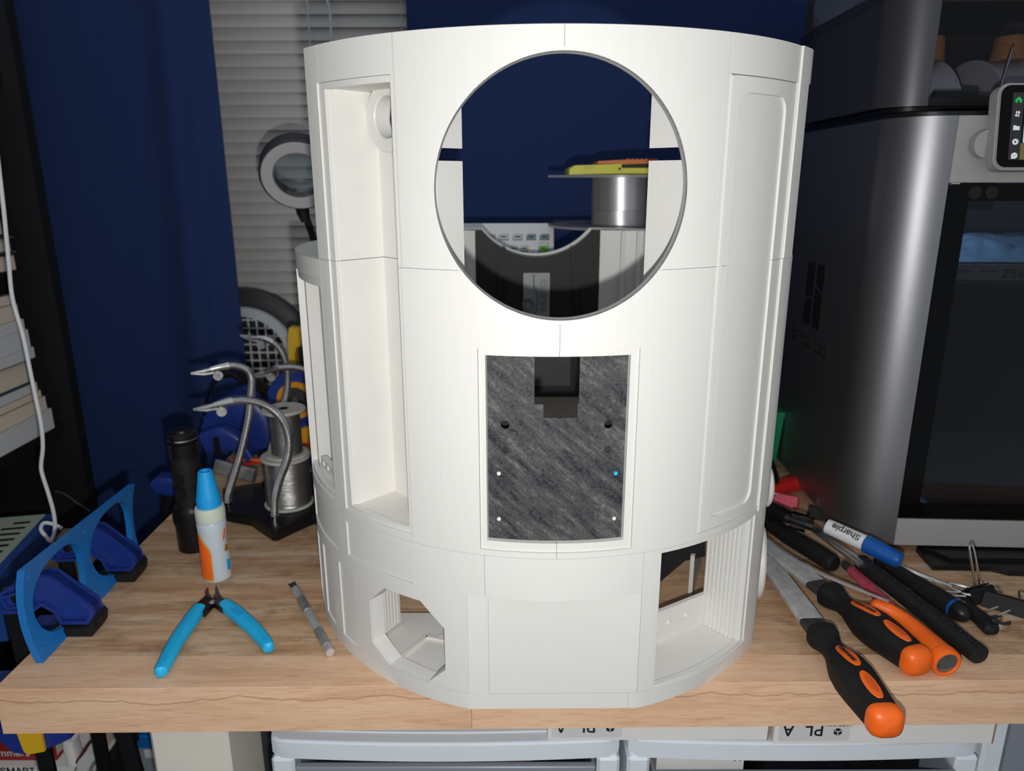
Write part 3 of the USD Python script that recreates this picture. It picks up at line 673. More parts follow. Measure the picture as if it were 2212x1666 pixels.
# ------------------------------------------------------------------ left side of the bench
# bright blue printed bracket standing along the left edge
br = Thing('bracket', 'bright blue 3D-printed bracket with two tall oval holes, clamped upright along the left bench edge', 'bracket', (-.4165, .655, 0))
Ln, Hn = .192, .0905
pl = Polygon([(0, 0), (Ln, 0), (Ln + .012, .082), (.0, Hn)])
def oval(cx, cz, a, b, p=2.3):
    t = np.linspace(0, 2 * np.pi, 72, endpoint=False)
    return Polygon(np.c_[cx + a * np.sign(np.cos(t)) * np.abs(np.cos(t)) ** (2 / p), cz + b * np.sign(np.sin(t)) * np.abs(np.sin(t)) ** (2 / p)])
pl = pl.difference(oval(.0525, .0445, .0415, .0365)).difference(oval(.150, .0435, .0425, .0355))
def bend(poly, t0, t1, step=.005):
    V, F, nv = [], [], 0
    P = shapely.geometry.polygon.orient(shapely.set_precision(poly, 1e-8)); z0, z1 = P.bounds[1], P.bounds[3]
    k = int(math.ceil((z1 - z0) / step))
    for i in range(k):
        g0 = P.intersection(sbox(-1, z0 + i * step, 2, z0 + (i + 1) * step))
        for g in getattr(g0, 'geoms', [g0]):
            if g.geom_type != 'Polygon' or g.area < 1e-11: continue
            g = shapely.geometry.polygon.orient(g); v, f = trimesh.creation.triangulate_polygon(g, engine='earcut'); v = np.asarray(v); f = np.asarray(f)
            q = v[f]; ar = (q[:, 1, 0] - q[:, 0, 0]) * (q[:, 2, 1] - q[:, 0, 1]) - (q[:, 1, 1] - q[:, 0, 1]) * (q[:, 2, 0] - q[:, 0, 0])
            f = np.where(ar[:, None] < 0, f[:, ::-1], f); n = len(v)
            V += [np.c_[v, np.full(n, t1)], np.c_[v, np.full(n, t0)]]; F += [f + nv, f[:, ::-1] + nv + n]; nv += 2 * n
            for ring in [g.exterior, *g.interiors]:
                c = np.array(ring.coords)
                for p, r in zip(c[:-1], c[1:]):
                    if abs(p[1] - r[1]) < 1e-9 and P.contains(Point((p + r) / 2)) and P.boundary.distance(Point((p + r) / 2)) > 1e-7: continue
                    V.append(np.array([[*p, t1], [*r, t1], [*r, t0], [*p, t0]])); F.append(np.array([[0, 2, 1], [0, 3, 2]]) + nv); nv += 4
    V, F = np.vstack(V), np.vstack(F)
    u = (V[:, 1] - .045) / .045; x = -.0068 * (1 - u * u) + V[:, 2]
    m = trimesh.Trimesh(np.c_[x, V[:, 0], V[:, 1]], F, process=False); m.merge_vertices(digits_vertex=7); return m
m = bend(pl, -.0065, 0)
m.apply_transform(axes((.9995, .03, 0), (-.03, .9995, 0), (0, 0, 1), (-.4125, .558, .0003))); br.part('plate', m, BRACKET)
for y, z in ((.007, .010), (.007, .082), (.099, .012), (.099, .078), (.194, .076)):
    q = np.array([-.4125 - .03 * y - .0068 * (1 - ((z - .045) / .045) ** 2), .558 + y, z]); br.part('stud', cyl(q, q + [.0006, 0, 0], .0032, .0022, n=16), BRACKET)

# two quick clamps gripping the bench edge through the bracket
def make_clamp(loc):
    t = Thing('bar_clamp', 'navy bar clamp with a black pad, reaching through the near oval of the blue bracket', 'clamp', loc, local=True, group='')
    body = Polygon([(-.078, .040), (-.066, .050), (-.034, .0625), (-.024, .0605), (.009, .0300), (.0105, .021), (.004, .0125), (-.022, .0125), (-.026, .0245), (-.036, .0315), (-.046, .0245), (-.072, .0235), (-.080, .028)])
    jb = t.part('jaw_body', ext_xz(body, -.0045, .0045), NAVY)
    t.part('flange', ext_xz(body.difference(body.buffer(-.0034)), -.0085, .0085), NAVY, parent=jb)
    pocket = Polygon([(-.074, .041), (-.046, .049), (-.043, .031), (-.070, .0275)])
    t.part('jaw_pocket', ext_xz(pocket.difference(pocket.buffer(-.0022)), -.0082, .0082), NAVY, parent=jb)
    t.part('jaw_rib', ext_xz([(-.0255, .0260), (-.0225, .0270), (-.014, .0200), (-.016, .0180)], -.0080, .0080), NAVY, parent=jb)
    t.part('screw', lathe([(0, 0), (.0042, 0), (.0042, .001), (.0022, .0012), (.0018, .0004), (0, .0004)], 20).apply_transform(axes((1, 0, 0), (0, 0, 1), (0, -1, 0), (-.0605, -.0050, .0375))), BLACK)
    t.part('pad', ext_xz([(-.032, .0003), (.006, .0003), (.0122, .0085), (.0138, .0175), (.0110, .0215), (.0045, .0122), (-.032, .0078)], -.0105, .0105, .0012), RUBBER)
    t.part('bar', box(-.0755, -.0605, -.003, .003, -.30, .046, .0008), BLACK, label='black steel bar')
    t.part('trigger_body', ext_xz([(-.115, -.052), (-.035, -.048), (-.028, -.070), (-.031, -.112), (-.050, -.122), (-.078, -.131), (-.090, -.129), (-.100, -.115), (-.118, -.108)], -.012, .012, .0015), NAVY)
    t.part('release_tab', ext_xz([(-.081, -.085), (-.055, -.085), (-.0555, -.123), (-.073, -.1265), (-.076, -.122)], -.0165, -.0119, .0008), YELLOW, label='yellow release tab')
    return t
c1 = make_clamp((-.397, .606, 0)); c1.prim.ClearCustomDataByKey('group')
c1.copy((-.405, .702, .0), 0, 'navy bar clamp with a black pad, reaching through the far oval of the blue bracket')

# carton with a pale green printed face at the far left
gb = Thing('carton', 'blue carton with a pale green printed face lying below the white cable loop', 'carton', (-.66, .80, -.05), 0)
e0, e1 = np.array([-.578, .735]), np.array([-.612, .905]); dd = unit(e1 - e0); nn = np.array([-dd[1], dd[0]])
gb.part('body', ext_xy([e0, e1, e1 + nn * .16, e0 + nn * .16], -.10, -.022), BOXBLUE)
gb.part('face', ext_xy([e0 + nn * .012, e1 + nn * .012, e1 + nn * .155, e0 + nn * .155], -.022, -.0215), PALE_GREEN)
for i in range(9):
    for j in range(2):
        o = e0 + dd * (.02 + i * .016) + nn * (.022 + j * .05); w = .036 - .008 * ((i * 7 + j * 3) % 3)
        gb.part('print_line', ext_xy([o, o + dd * .006, o + dd * .006 + nn * w, o + nn * w], -.0215, -.0212), INK)
gb.part('end_flap', ext_xy([e0 + dd * .06 - nn * .006, e1 - nn * .006, e1 - nn * .05, e0 + dd * .09 - nn * .05], -.08, -.045), BROWNCARD)

# black torch
tl = Thing('flashlight', 'black metal flashlight standing on end beside the glue bottle', 'flashlight', (-.366, .772, 0))
o = (-.366, .772, 0)
tl.part('head', lathe([(0, 0), (.0185, 0), (.0190, .0012), (.0190, .031), (.0205, .034), (.0205, .048), (.0175, .054), (.0158, .056), (0, .056)], 48, o), BLACK)
tl.part('body', lathe([(0, .056), (.0158, .056), (.0158, .062), (.0150, .064), (.0150, .080), (.0158, .082), (.0158, .098), (.015, .1), (.0148, .112), (0, .112)], 48, o), RUBBER)
for z in (.066, .083):
    b = rrect(-.0055, .0055, z, z + .012, .002); m = ext_xz(b, -.0166, -.0145); m.apply_translation([-.366 - .003, .772, 0]); tl.part('grip_pad', m, BLACK)
kn = [(.0146, .112)] + [p for k in range(7) for p in ((.0156, .1125 + k * .0022), (.0148, .1136 + k * .0022))] + [(.0152, .129), (0, .129), (0, .112)]
tl.part('knurled_ring', lathe(kn[::-1], 48, o), BLACK)
tl.part('tail_cap', lathe([(0, .129), (.0135, .129), (.0155, .1305), (.0155, .139), (.0135, .1405), (.0105, .141), (.010, .1435), (0, .1440)], 48, o), BLACK)
tl.part('band', lathe([(.0150, .1325), (.0158, .1325), (.0158, .1338), (.0150, .1338), (.0150, .1325)], 48, o), CHROME, label='thin bright band below the tail cap')

# glue bottle
gl = Thing('glue_bottle', 'milky glue bottle with a bright blue cone cap, standing in front of the black flashlight', 'bottle', (-.3145, .703, 0))
o = (-.3145, .703, 0)
gl.part('body', lathe([(0, 0), (.0122, 0), (.0142, .0018), (.0146, .006), (.0144, .024), (.0136, .036), (.0132, .044), (.0142, .056), (.0147, .062), (.0147, .066), (.0135, .068), (0, .068)], 48, o), MILK)
gl.part('neck', lathe([(0, .068), (.0142, .068), (.0148, .0695), (.0150, .080), (.0140, .083), (.0128, .0835), (0, .0835)], 48, o), NECK)
gl.part('cap', lathe([(0, .0836), (.0121, .0836), (.0121, .093), (.0113, .0955), (.0072, .121), (.0064, .1222), (.0052, .1222), (.0048, .116), (0, .116)], 48, o), CYANCAP)
def wraplabel(a0, a1, zs, r, mat, nm, th=.0003):
    pts = [(math.radians(a0) * .0146, zs[0][0])] ; 
    poly = Polygon([(math.radians(a + 24) * .0146, z) for a, z in zs]); V, F, nv = [], [], 0
    for k in range(-80, 80):
        g0 = poly.intersection(sbox(k * .0018, -1, (k + 1) * .0018, 1))
        for g in getattr(g0, 'geoms', [g0]):
            if g.geom_type != 'Polygon' or g.area < 1e-10: continue
            m = trimesh.creation.extrude_polygon(g, th, engine='earcut'); m = m.subdivide(); V.append(m.vertices); F.append(m.faces + nv); nv += len(m.vertices)
    V = np.vstack(V); a = V[:, 0] / .0146; zz = V[:, 1]
    rr = np.interp(zz, [.0, .006, .024, .036, .044, .056, .062], [.0143, .0147, .0145, .0137, .0133, .0143, .0148]) + V[:, 2]
    gl.part(nm, trimesh.Trimesh(np.c_[o[0] + rr * np.sin(a), o[1] - rr * np.cos(a), zz], np.vstack(F), process=False), mat)
wraplabel(0, 0, [(-20, .0035), (-24, .0035), (-100, .005), (-100, .055), (-62, .055), (-44, .047), (-22, .040), (-16, .034), (-16, .006)], 0, AMBER, 'label_border')
wraplabel(0, 0, [(-26, .0048), (-100, .006), (-100, .053), (-64, .053), (-46, .0455), (-26, .0385), (-20, .033), (-20, .007)], 0, ORANGE, 'label_panel', .0006)
wraplabel(0, 0, [(48, .058), (40, .046), (52, .048), (62, .060)], 0, ORANGE, 'label_flash')
wraplabel(0, 0, [(44, .012), (66, .009), (70, .022), (46, .024)], 0, CYANCAP, 'label_patch')
wraplabel(0, 0, [(60, .004), (86, .010), (88, .014), (66, .008)], 0, ORANGE, 'label_flash')
for k in range(6):
    wraplabel(0, 0, [(44 + (k % 3) * 9, .034 + .003 * (k % 2)), (51 + (k % 3) * 9, .033), (53 + (k % 3) * 9, .038), (46 + (k % 3) * 9, .039 + .002 * (k // 3))], 0, AMBER if k % 2 else INK, 'label_mark', .0005)

# flush cutters
fc = Thing('flush_cutters', 'small flush cutters with bright blue grips lying open on the bench', 'pliers', (-.29, .61, 0))
def grip(pts, w, mat=CYAN, h=.0052):
    q = [np.append(atz(x, y, .0062)[:2], .0062) for x, y in pts]; s = spline(q, 5); W_ = np.interp(np.linspace(0, 1, len(s)), np.linspace(0, 1, len(w)), w)
    return loft(s, W_, h * np.minimum(1, W_ / .004), p=2.8)
g1 = fc.part('grip', grip([(429, 1311), (424, 1318), (405, 1345), (378, 1385), (357, 1425), (345, 1446), (343, 1452)], [.0062, .0068, .0072, .0070, .0066, .0060, .0052, .0015]), CYAN)
g2 = fc.part('grip', grip([(483, 1303), (489, 1308), (515, 1328), (545, 1356), (568, 1382), (577, 1395), (579, 1400)], [.0058, .0066, .0072, .0070, .0064, .0058, .0050, .0015]), CYAN)
sl = [np.append(atz(x, y, .0113)[:2], .0113) for x, y in ((500, 1312), (520, 1327))]
fc.part('grip_flat', loft(sl, .0028, .0006, p=6), CYANCAP, parent=g2)
for x, y, g in ((353, 1420, g1), (568, 1376, g2)):
    q = np.append(atz(x, y, .0115)[:2], .0110); fc.part('dimple', lathe([(.0006, 0), (.0016, 0), (.0016, .0004), (.0006, .0004), (.0006, 0)], 16, q), CYANCAP, parent=g)
def flat(pts, z0, z1): return ext_xy(Polygon([atz(x, y, (z0 + z1) / 2)[:2] for x, y in pts]), z0, z1)
fc.part('arm', flat([(424, 1306), (444, 1288), (450, 1292), (464, 1300), (452, 1312), (440, 1326), (434, 1322)], .003, .0085), BLACK)
fc.part('arm', flat([(487, 1300), (472, 1287), (462, 1290), (454, 1302), (466, 1309), (478, 1318), (483, 1314)], .0035, .009), BLACK)
fc.part('jaw', flat([(444, 1289), (441, 1283), (445, 1274), (449, 1273), (449, 1281), (451, 1287), (456, 1292), (452, 1296)], .003, .0095), GREYBLK)
fc.part('jaw', flat([(474, 1287), (466, 1266), (463, 1279), (464, 1286), (460, 1292), (466, 1297)], .003, .0095), GREYBLK)
fc.part('pivot', lathe([(0, .009), (.0028, .009), (.0028, .0102), (.0018, .0108), (0, .0108)], 24, (*atz(456, 1299, .009)[:2], 0)), STEEL)
fc.part('spring', tube(spline([(*atz(x, y, .006)[:2], .006) for x, y in ((450, 1291), (455, 1294), (462, 1291))], 6), .0008, 8), CHROME)

# hobby knife
hk = Thing('hobby_knife', 'slim aluminium hobby knife lying at the left foot of the white printed shell', 'knife', (*atz(672, 1335, .004)[:2], 0))
k0, k1 = atz(630, 1259, .004), atz(711, 1408, .0045); kd = k1 - k0; Lk = np.linalg.norm(kd); kd /= Lk
def kp(s, z=.0042): return np.append((k0 + kd * s)[:2], z)
def kcyl(ss, rr, n=28): return tube([kp(s, .0043) for s in ss], rr, n)
hk.part('handle', kcyl([.012, .0125, .030, .0305, .062, .0625, .093, .0935, Lk - .0012, Lk], [.0034, .0042, .0042, .0039, .0039, .0042, .0042, .0040, .0043, .0038]), BRUSHED)
for a, b in ((.033, .060), (.096, .124)):
    hk.part('knurled_band', kcyl(np.linspace(a, b, 20), [.0041 + .0003 * (i % 2) for i in range(20)]), STEEL, label='knurled grip band')
hk.part('collet', kcyl([.004, .012], [.0026, .0034]), GREYBLK)
sd = unit(np.cross(kd, [0, 0, 1])); b0 = kp(.008, .0043)
hk.part('blade', trimesh.Trimesh([b0 + sd * .003, b0 - sd * .003, kp(-.003) - sd * .0035, kp(-.0005) + sd * .0045, *[q - [0, 0, .0006] for q in (b0 + sd * .003, b0 - sd * .003, kp(-.003) - sd * .0035, kp(-.0005) + sd * .0045)]], process=False).convex_hull, GREYBLK)

# solder station: black base with four flexible arms
hh = Thing('helping_hands', 'black star-shaped base with four bendy chrome arms ending in clips', 'helping hands', (-.285, .865, 0))
bpts = [atz(x, y, .010)[:2] for x, y in ((482, 1092), (486, 1108), (540, 1118), (572, 1140), (588, 1150), (596, 1150), (640, 1130), (676, 1115))]
bpts += [np.array([-.195, .845]), np.array([-.185, .90]), np.array([-.205, .955]), np.array([-.27, .965]), np.array([-.325, .955]), np.array([-.340, .925]), np.array([-.385, .905])]
bpoly = Polygon(bpts).buffer(-.004).buffer(.004, quad_segs=3)
hh.part('base', ext_xy(bpoly, .0, .0105), BLACK)
rim = bpoly.buffer(-.0006).difference(bpoly.buffer(-.0035)); hh.part('base_rim', ext_xy(rim, .0105, .0135), BLACK)
def arm(pts, nm, r=.0046):
    s = spline(pts, 14); L = np.r_[0, np.cumsum(np.linalg.norm(np.diff(s, axis=0), axis=1))]; k = int(L[-1] / .00110)
    u = np.linspace(0, L[-1], k); q = np.stack([np.interp(u, L, s[:, i]) for i in range(3)], 1)
    rr = r - .0003 + .0007 * np.cos(np.arange(k) * np.pi); e0, e1 = u < .014, u > L[-1] - .022
    rr[e0] = .0052; rr[e1] = np.linspace(.005, .0032, e1.sum())
    a = hh.part('arm', tube(q, rr, 14), CHROME)
    hh.part('arm_socket', cyl(q[0] - [0, 0, .001], q[0] + [0, 0, .006], .0075, .006, 6), STEEL, parent=a)
    d = unit(q[-1] - q[-6]); e = q[-1]; up = np.array([0, 0, 1.]); sdv = unit(np.cross(d, up)); up = np.cross(sdv, d)
    j = hh.part('clip', cat(loft([e, e + d * .009, e + d * .022 + up * .001], [.003, .0036, .0018], [.0022, .0025, .0012], up=tuple(up), p=3), loft([e - d * .003 - up * .005, e + d * .009 - up * .0035, e + d * .022 + up * .0002], [.003, .0036, .0016], [.0016, .002, .001], up=tuple(up), p=3)), STEEL, label='alligator clip at the arm end')
    w = e - d * .006 - up * .009
    hh.part('wing_screw', cat(cyl(w - sdv * .0035, w + sdv * .0035, .0055, n=16), cyl(w, w + up * .008, .0018, n=10)), STEEL, parent=j)
A_ = [aty(x, y, Y) for x, y, Y in ((492, 1098, .865), (492, 1070, .862), (500, 1040, .86), (520, 975, .86), (536, 905, .86), (542, 850, .858), (543, 815, .856), (532, 795, .855), (505, 787, .85), (478, 790, .845), (455, 795, .84))]
B_ = [aty(x, y, Y) for x, y, Y in ((592, 1132, .818), (592, 1100, .818), (594, 1070, .818), (603, 1035, .816), (620, 990, .814), (624, 950, .812), (613, 912, .808), (590, 885, .80), (560, 868, .795), (520, 862, .79), (480, 868, .785), (462, 872, .783))]
C_ = [aty(x, y, Y) for x, y, Y in ((576, 1040, .95), (578, 1000, .95), (596, 930, .95), (612, 875, .95), (620, 840, .95), (621, 800, .95), (612, 765, .95), (596, 742, .95), (575, 730, .95), (556, 727, .95))]
D_ = [aty(x, y, Y) for x, y, Y in ((705, 1020, .93), (706, 950, .93), (702, 880, .93), (690, 825, .93), (665, 800, .93), (635, 791, .93), (605, 792, .93), (585, 797, .93), (572, 801, .93))]
for q in (A_, B_, C_, D_): arm(q, 'arm')

def spool(name, label, o, r_f, r_c, h, wire, n=48):
    t = Thing(name, label, 'solder spool', o)
    f = .0035
    for z in (0, h - f):
        t.part('flange', lathe([(.006, z), (r_f - .001, z), (r_f, z + .001), (r_f, z + f - .001), (r_f - .001, z + f), (.006, z + f), (.006, z)], n, o), M('spool_flange' + name + str(int(z * 1e4)), (.50, .49, .44), .5, var=.18, vs=70))
    k = int((h - 2 * f) / .0016); pr = [(.006, f)] + [p for i in range(k) for p in ((r_c - .0004, f + (i + .05) * (h - 2 * f) / k), (r_c + .0004, f + (i + .5) * (h - 2 * f) / k))] + [(r_c, h - f), (.006, h - f), (.006, f)]
    t.part('wire_winding', lathe(pr, n, o), wire)
    t.part('core_tube', lathe([(.0045, .0), (.006, .0), (.006, h), (.0045, h), (.0045, .0)], 24, o), BLACK)
    return t
spool('solder_spool', 'larger lower spool of shiny solder wire with white flanges on the helping-hands base', (-.284, .865, .0108), .0305, .0275, .066, SOLDER)
spool('solder_reel', 'smaller upper spool of dull solder wire with stained flanges, on top of the larger one', (-.281, .865, .0770), .0265, .0185, .061, M('dull_solder', (.42, .41, .40), .42, 1., bump=.0008, bs=260, bst=(.02, .02, 8), var=.2))

# magnifier on a gooseneck
mg = Thing('magnifier', 'round grey magnifying lamp on a gooseneck, seen left of the white shell before the blind', 'magnifier', (-.24, 1.13, 0))
o = aty(647, 380, 1.05); nrm = unit([.20, -.86, -.48]); X_ = unit(np.cross([0, 0, 1], nrm)); Z_ = np.cross(nrm, X_)
Mx = axes(X_, Z_, nrm, o)
def mgp(nm, prof, mat, **k):
    m = lathe(prof, 72); m.apply_transform(Mx); mg.part(nm, m, mat, **k)
mgp('housing', [(.0345, -.028), (.049, -.028), (.0525, -.024), (.0525, -.004), (.0505, -.0015), (.0495, -.0015), (.0495, -.022), (.0345, -.022), (.0345, -.028)], GREYBLK)
mgp('light_ring', [(.0335, -.004), (.0345, -.0015), (.049, -.0005), (.0498, -.002), (.0498, -.006), (.0335, -.008), (.0335, -.004)], M('diffuser_ring', (.52, .52, .53), .4), label='pale frosted light ring')
mgp('lens_rim', [(.0310, -.022), (.0335, -.022), (.0335, -.003), (.0325, -.003), (.0310, -.014), (.0310, -.022)], CHROME)
mgp('lens', [(0, -.0185), (.012, -.0175), (.024, -.0155), (.0312, -.013), (.0312, -.0138), (.024, -.0163), (.012, -.0183), (0, -.0193)], LENS)
e = o - Z_ * .052 - nrm * .012
s = spline([e, e + [.006, .0, -.02], e + [.014, .004, -.06], e + [.020, .01, -.16], (-.245, 1.12, .12), (-.240, 1.13, .012)], 60); kk = len(s)
mg.part('gooseneck', tube(s, .0052 + .0006 * np.cos(np.arange(kk) * np.pi), 12), GREYBLK)
mg.part('neck_joint', loft([e + Z_ * .004, e + [.001, 0, -.010], e + [.004, 0, -.022]], [.010, .009, .006], [.010, .009, .006]), BLACK)
mg.part('foot', lathe([(0, 0), (.045, 0), (.046, .003), (.044, .012), (.02, .015), (0, .015)], 48, (-.240, 1.13, 0)), BLACK)

# round fan with a square wire grille
fn = Thing('fan', 'small white round-rimmed fan with a square wire grille, half hidden behind the navy curtain', 'fan', (-.48, 1.33, 0))
fo = np.array(aty(527, 776, 1.31)); FX = axes((1, 0, 0), (0, 0, 1), (0, -1, 0), fo)
def fnp(nm, prof, mat, **k):
    m = lathe(prof, 72); m.apply_transform(FX); fn.part(nm, m, mat, **k)
fnp('rim', [(.0790, -.004), (.081, 0), (.0945, .001), (.097, -.003), (.097, -.03), (.0790, -.03), (.0790, -.004)], M('fan_white', (.66, .68, .70), .4))
fnp('back_shell', [(0, -.045), (.118, -.045), (.128, -.036), (.128, -.020), (.120, -.014), (.105, -.010), (.0975, -.012), (.0975, -.034), (0, -.038), (0, -.045)], GREYBLK)
for k in range(-5, 6):
    q = k * .0150; L_ = math.sqrt(max(.0805 ** 2 - q * q, 0))
    fn.part('grille_bar', box(fo[0] + q - .0012, fo[0] + q + .0012, fo[1] - .001, fo[1] + .002, fo[2] - L_, fo[2] + L_), WHITE)
    fn.part('grille_bar', box(fo[0] - L_, fo[0] + L_, fo[1] - .002, fo[1] + .001, fo[2] + q - .0012, fo[2] + q + .0012), WHITE)
fnp('hub', [(0, -.040), (.018, -.040), (.018, -.012), (.015, -.009), (0, -.009)], GREYBLK)
for k in range(5):
    a = k * 2 * np.pi / 5; d = np.array([math.cos(a), 0, math.sin(a)]); s2 = np.array([-math.sin(a), 0, math.cos(a)])
    fn.part('blade', loft([fo + [0, .026, 0] + d * .016, fo + [0, .024, 0] + d * .04 + s2 * .008, fo + [0, .022, 0] + d * .066 + s2 * .02], [.010, .020, .018], [.0012, .0012, .001], up=(0, 1, 0), p=4), GREYBLK)
fn.part('stand', cat(box(fo[0] - .012, fo[0] + .012, fo[1] + .005, fo[1] + .025, .01, fo[2] - .084), box(fo[0] - .06, fo[0] + .06, fo[1] - .03, fo[1] + .05, 0, .012, .003)), WHITE)

# tools heaped at the back left
yh = Thing('saw_handle', 'upright yellow plastic D-shaped tool handle behind the solder spools', 'tool handle', (-.305, 1.06, 0))
Yp = [aty(x, y, 1.06)[[0, 2]] for x, y in ((628, 704), (664, 708), (676, 724), (690, 880), (668, 884), (662, 750), (656, 742), (644, 746), (640, 762), (646, 820), (655, 868), (650, 872), (641, 872), (630, 800), (625, 740))]
yh.part('grip', ext_xz(Polygon(Yp), 1.05, 1.072, .002), YELLOW)
bz = aty(652, 872, 1.06)[2]
yh.part('blade', box(-.33, -.27, 1.058, 1.063, 0, bz + .004), STEEL)
bo = Thing('pistol_clamp', 'blue and amber clamp handle with a grey pivot, behind the upper solder spool', 'clamp', (-.315, 1.0, 0))
co = aty(640, 862, 1.0)
for nm, r, y0, y1, mt in (('blue_shell', .042, .0, .022, NAVY), ('amber_ring', .0275, -.004, .012, AMBER), ('grey_core', .020, -.006, .01, GREYBLK), ('pivot_screw', .005, -.008, .0, STEEL)):
    bo.part(nm, cyl(co + [0, y0, 0], co + [0, y1, 0], r * .97, r, 48), mt)
bo.part('handle', loft([co + [0, .01, -.02], co + [.004, .01, -.06], (co[0] + .01, co[1] + .01, .006)], [.018, .014, .012], [.009, .009, .009], up=(0, 1, 0)), NAVY)
bo.part('amber_tail', ball(.022, aty(668, 950, 1.0), 3, (1, .5, 1)), AMBER)
for nm, lab, pts, w, Y in (('hand_clamp', 'large navy clamp body lying at the back left of the bench', ((455, 930), (490, 905), (530, 900), (560, 935), (590, 985)), [.016, .034, .038, .03, .012], 1.03),
                           ('hand_clamp', 'ribbed navy clamp grip leaning behind the bent chrome arms', ((480, 895), (510, 868), (545, 855), (575, 858)), [.01, .02, .022, .012], 1.09)):
    t = Thing(nm, lab, 'clamp', (*aty(*pts[len(pts) // 2], Y)[:2], 0)); q = [aty(x, y, Y) for x, y in pts]
    bp_ = t.part('grip', loft(spline(q, 6), np.interp(np.linspace(0, 1, 6 * (len(q) - 1) + 1), np.linspace(0, 1, len(w)), w), .016, up=(0, -1, 0), p=3), NAVY)
    for i in range(1, len(q)):
        m = (q[i - 1] + q[i]) / 2; dv = unit(q[i] - q[i - 1]); t.part('rib', loft([m - dv * .002 + [0, -.0155, 0], m + dv * .002 + [0, -.0155, 0]], w[i] * .7, .002, up=(0, -1, 0), p=4), NAVY, parent=bp_)
t = Thing('flat_clamp', 'flat navy clamp jaw lying in front of the large navy clamp body', 'clamp', (*aty(490, 955, .98)[:2], .0))
t.part('jaw', loft(spline([aty(x, y, .98) for x, y in ((444, 952), (475, 944), (510, 952), (545, 985))], 6), np.interp(np.linspace(0, 1, 19), [0, .4, 1], [.016, .019, .006]), .012, up=(0, -1, 0), p=4), NAVY)
t.part('jaw_slot', box(*(aty(474, 944, .98)[0] + np.array([-.004, .004])), .966, .969, aty(474, 955, .98)[2] - .012, aty(474, 944, .98)[2] + .006), BLACK)
t = Thing('small_clamp', 'small navy clamp end poking out at the bench edge left of the flashlight', 'clamp', (*aty(366, 1043, .93)[:2], 0))
t.part('tip', loft([aty(x, y, .93) for x, y in ((338, 1042), (345, 1040), (395, 1046), (402, 1048))], [.008, .013, .014, .009], .014, up=(0, -1, 0), p=5), NAVY)
t.part('stem', loft([aty(x, y, .95) for x, y in ((368, 1060), (366, 1110), (372, 1150))], [.011, .010, .009], .008, up=(0, -1, 0), p=4), BLACK)
t = Thing('long_clamp', 'long black clamp bar slanting down behind the bent chrome arms', 'clamp', (*aty(560, 830, 1.08)[:2], 0))
t.part('bar', loft([aty(524, 800, 1.1), aty(606, 868, 1.06)], .009, .005, up=(0, -1, 0), p=6), BLACK)
t.part('sleeve', tube(spline([aty(x, y, 1.1) for x, y in ((478, 808), (500, 805), (528, 822))], 10), .0055 + .0007 * np.cos(np.arange(21) * np.pi), 12), RUBBER)
solo('black_cable', 'thin black cord arching down behind the flashlight', 'cord', tube(spline([aty(x, y, 1.1) for x, y in ((478, 808), (460, 830), (448, 860), (442, 920), (440, 1000))], 8), .0022, 8), BLACK)
t = Thing('grey_block', 'flat grey metal bar lying across the clutter behind the first chrome arm', 'metal bar', (*atz(505, 1015, .01)[:2], 0))
p0, p1 = aty(466, 1004, .94), aty(550, 1026, .93)
t.part('bar', loft([p0, p1], .0095, .006, up=(0, -1, .3), p=8), STEEL)
t = Thing('wire_bundle', 'red and orange wires lying on the bench behind the chrome arms', 'wires', (*atz(530, 1000, .01)[:2], 0))
for i, (mt, pts) in enumerate(((RED, ((515, 1005), (535, 1000), (560, 996), (585, 995))), (ORANGE, ((500, 992), (530, 990), (560, 992), (580, 990))), (BLACK, ((520, 985), (560, 975), (590, 972))), (RED, ((650, 960), (662, 958), (680, 957))))):
    t.part('wire', tube(spline([aty(x, y, .975) for x, y in pts], 6), .0022, 8), mt)

# ------------------------------------------------------------------ right side of the bench: the big printer
PO, PR = np.array([.375, .750]), -3.0
pr_ = Thing('enclosed_printer', 'large enclosed grey printer with rounded silver corner and black glass door at the right', '3D printer', (PO[0], PO[1], 0), PR, local=True)
z0, z1, Wd, Dp, rc = .0125, .4665, .389, .389, .052
def corner(x0, x1, y0, y1, r, n=14):   # outline rounded at the two front corners
    a = np.linspace(np.pi, 1.5 * np.pi, n); b = np.linspace(1.5 * np.pi, 2 * np.pi, n)
    return [(x0, y1)] + [(x0 + r + r * math.cos(t), y0 + r + r * math.sin(t)) for t in a] + [(x1 - r + r * math.cos(t), y0 + r + r * math.sin(t)) for t in b] + [(x1, y1)]
out = Polygon(corner(0, Wd, 0, Dp, rc)); inn = Polygon([(.012, Dp - .012), (.012, rc), (.052, .008), (Wd - .052, .008), (Wd - .012, rc), (Wd - .012, Dp - .012)])
side = out.difference(inn).difference(sbox(.0523, -.01, Wd - .0523, .05))
pr_.part('shell', ext_xy(side, z0 + .001, z1), PRINTER, smooth=40, label='curved silver-grey side shell')
pr_.part('roof', ext_xy(out.buffer(-.002), z1, z1 + .004), BLACK)
pr_.part('base', ext_xy(out.buffer(-.004), z0, z0 + .006), PRINTER_F)
fx0, fx1 = .0530, Wd - .0530
pr_.part('upper_fascia', box(fx0, fx1, .0, .012, .4045, z1, .0006), PRINTER_F)
pr_.part('lower_fascia', box(fx0, fx1, .0, .012, z0, .0445, .0006), PRINTER_F)
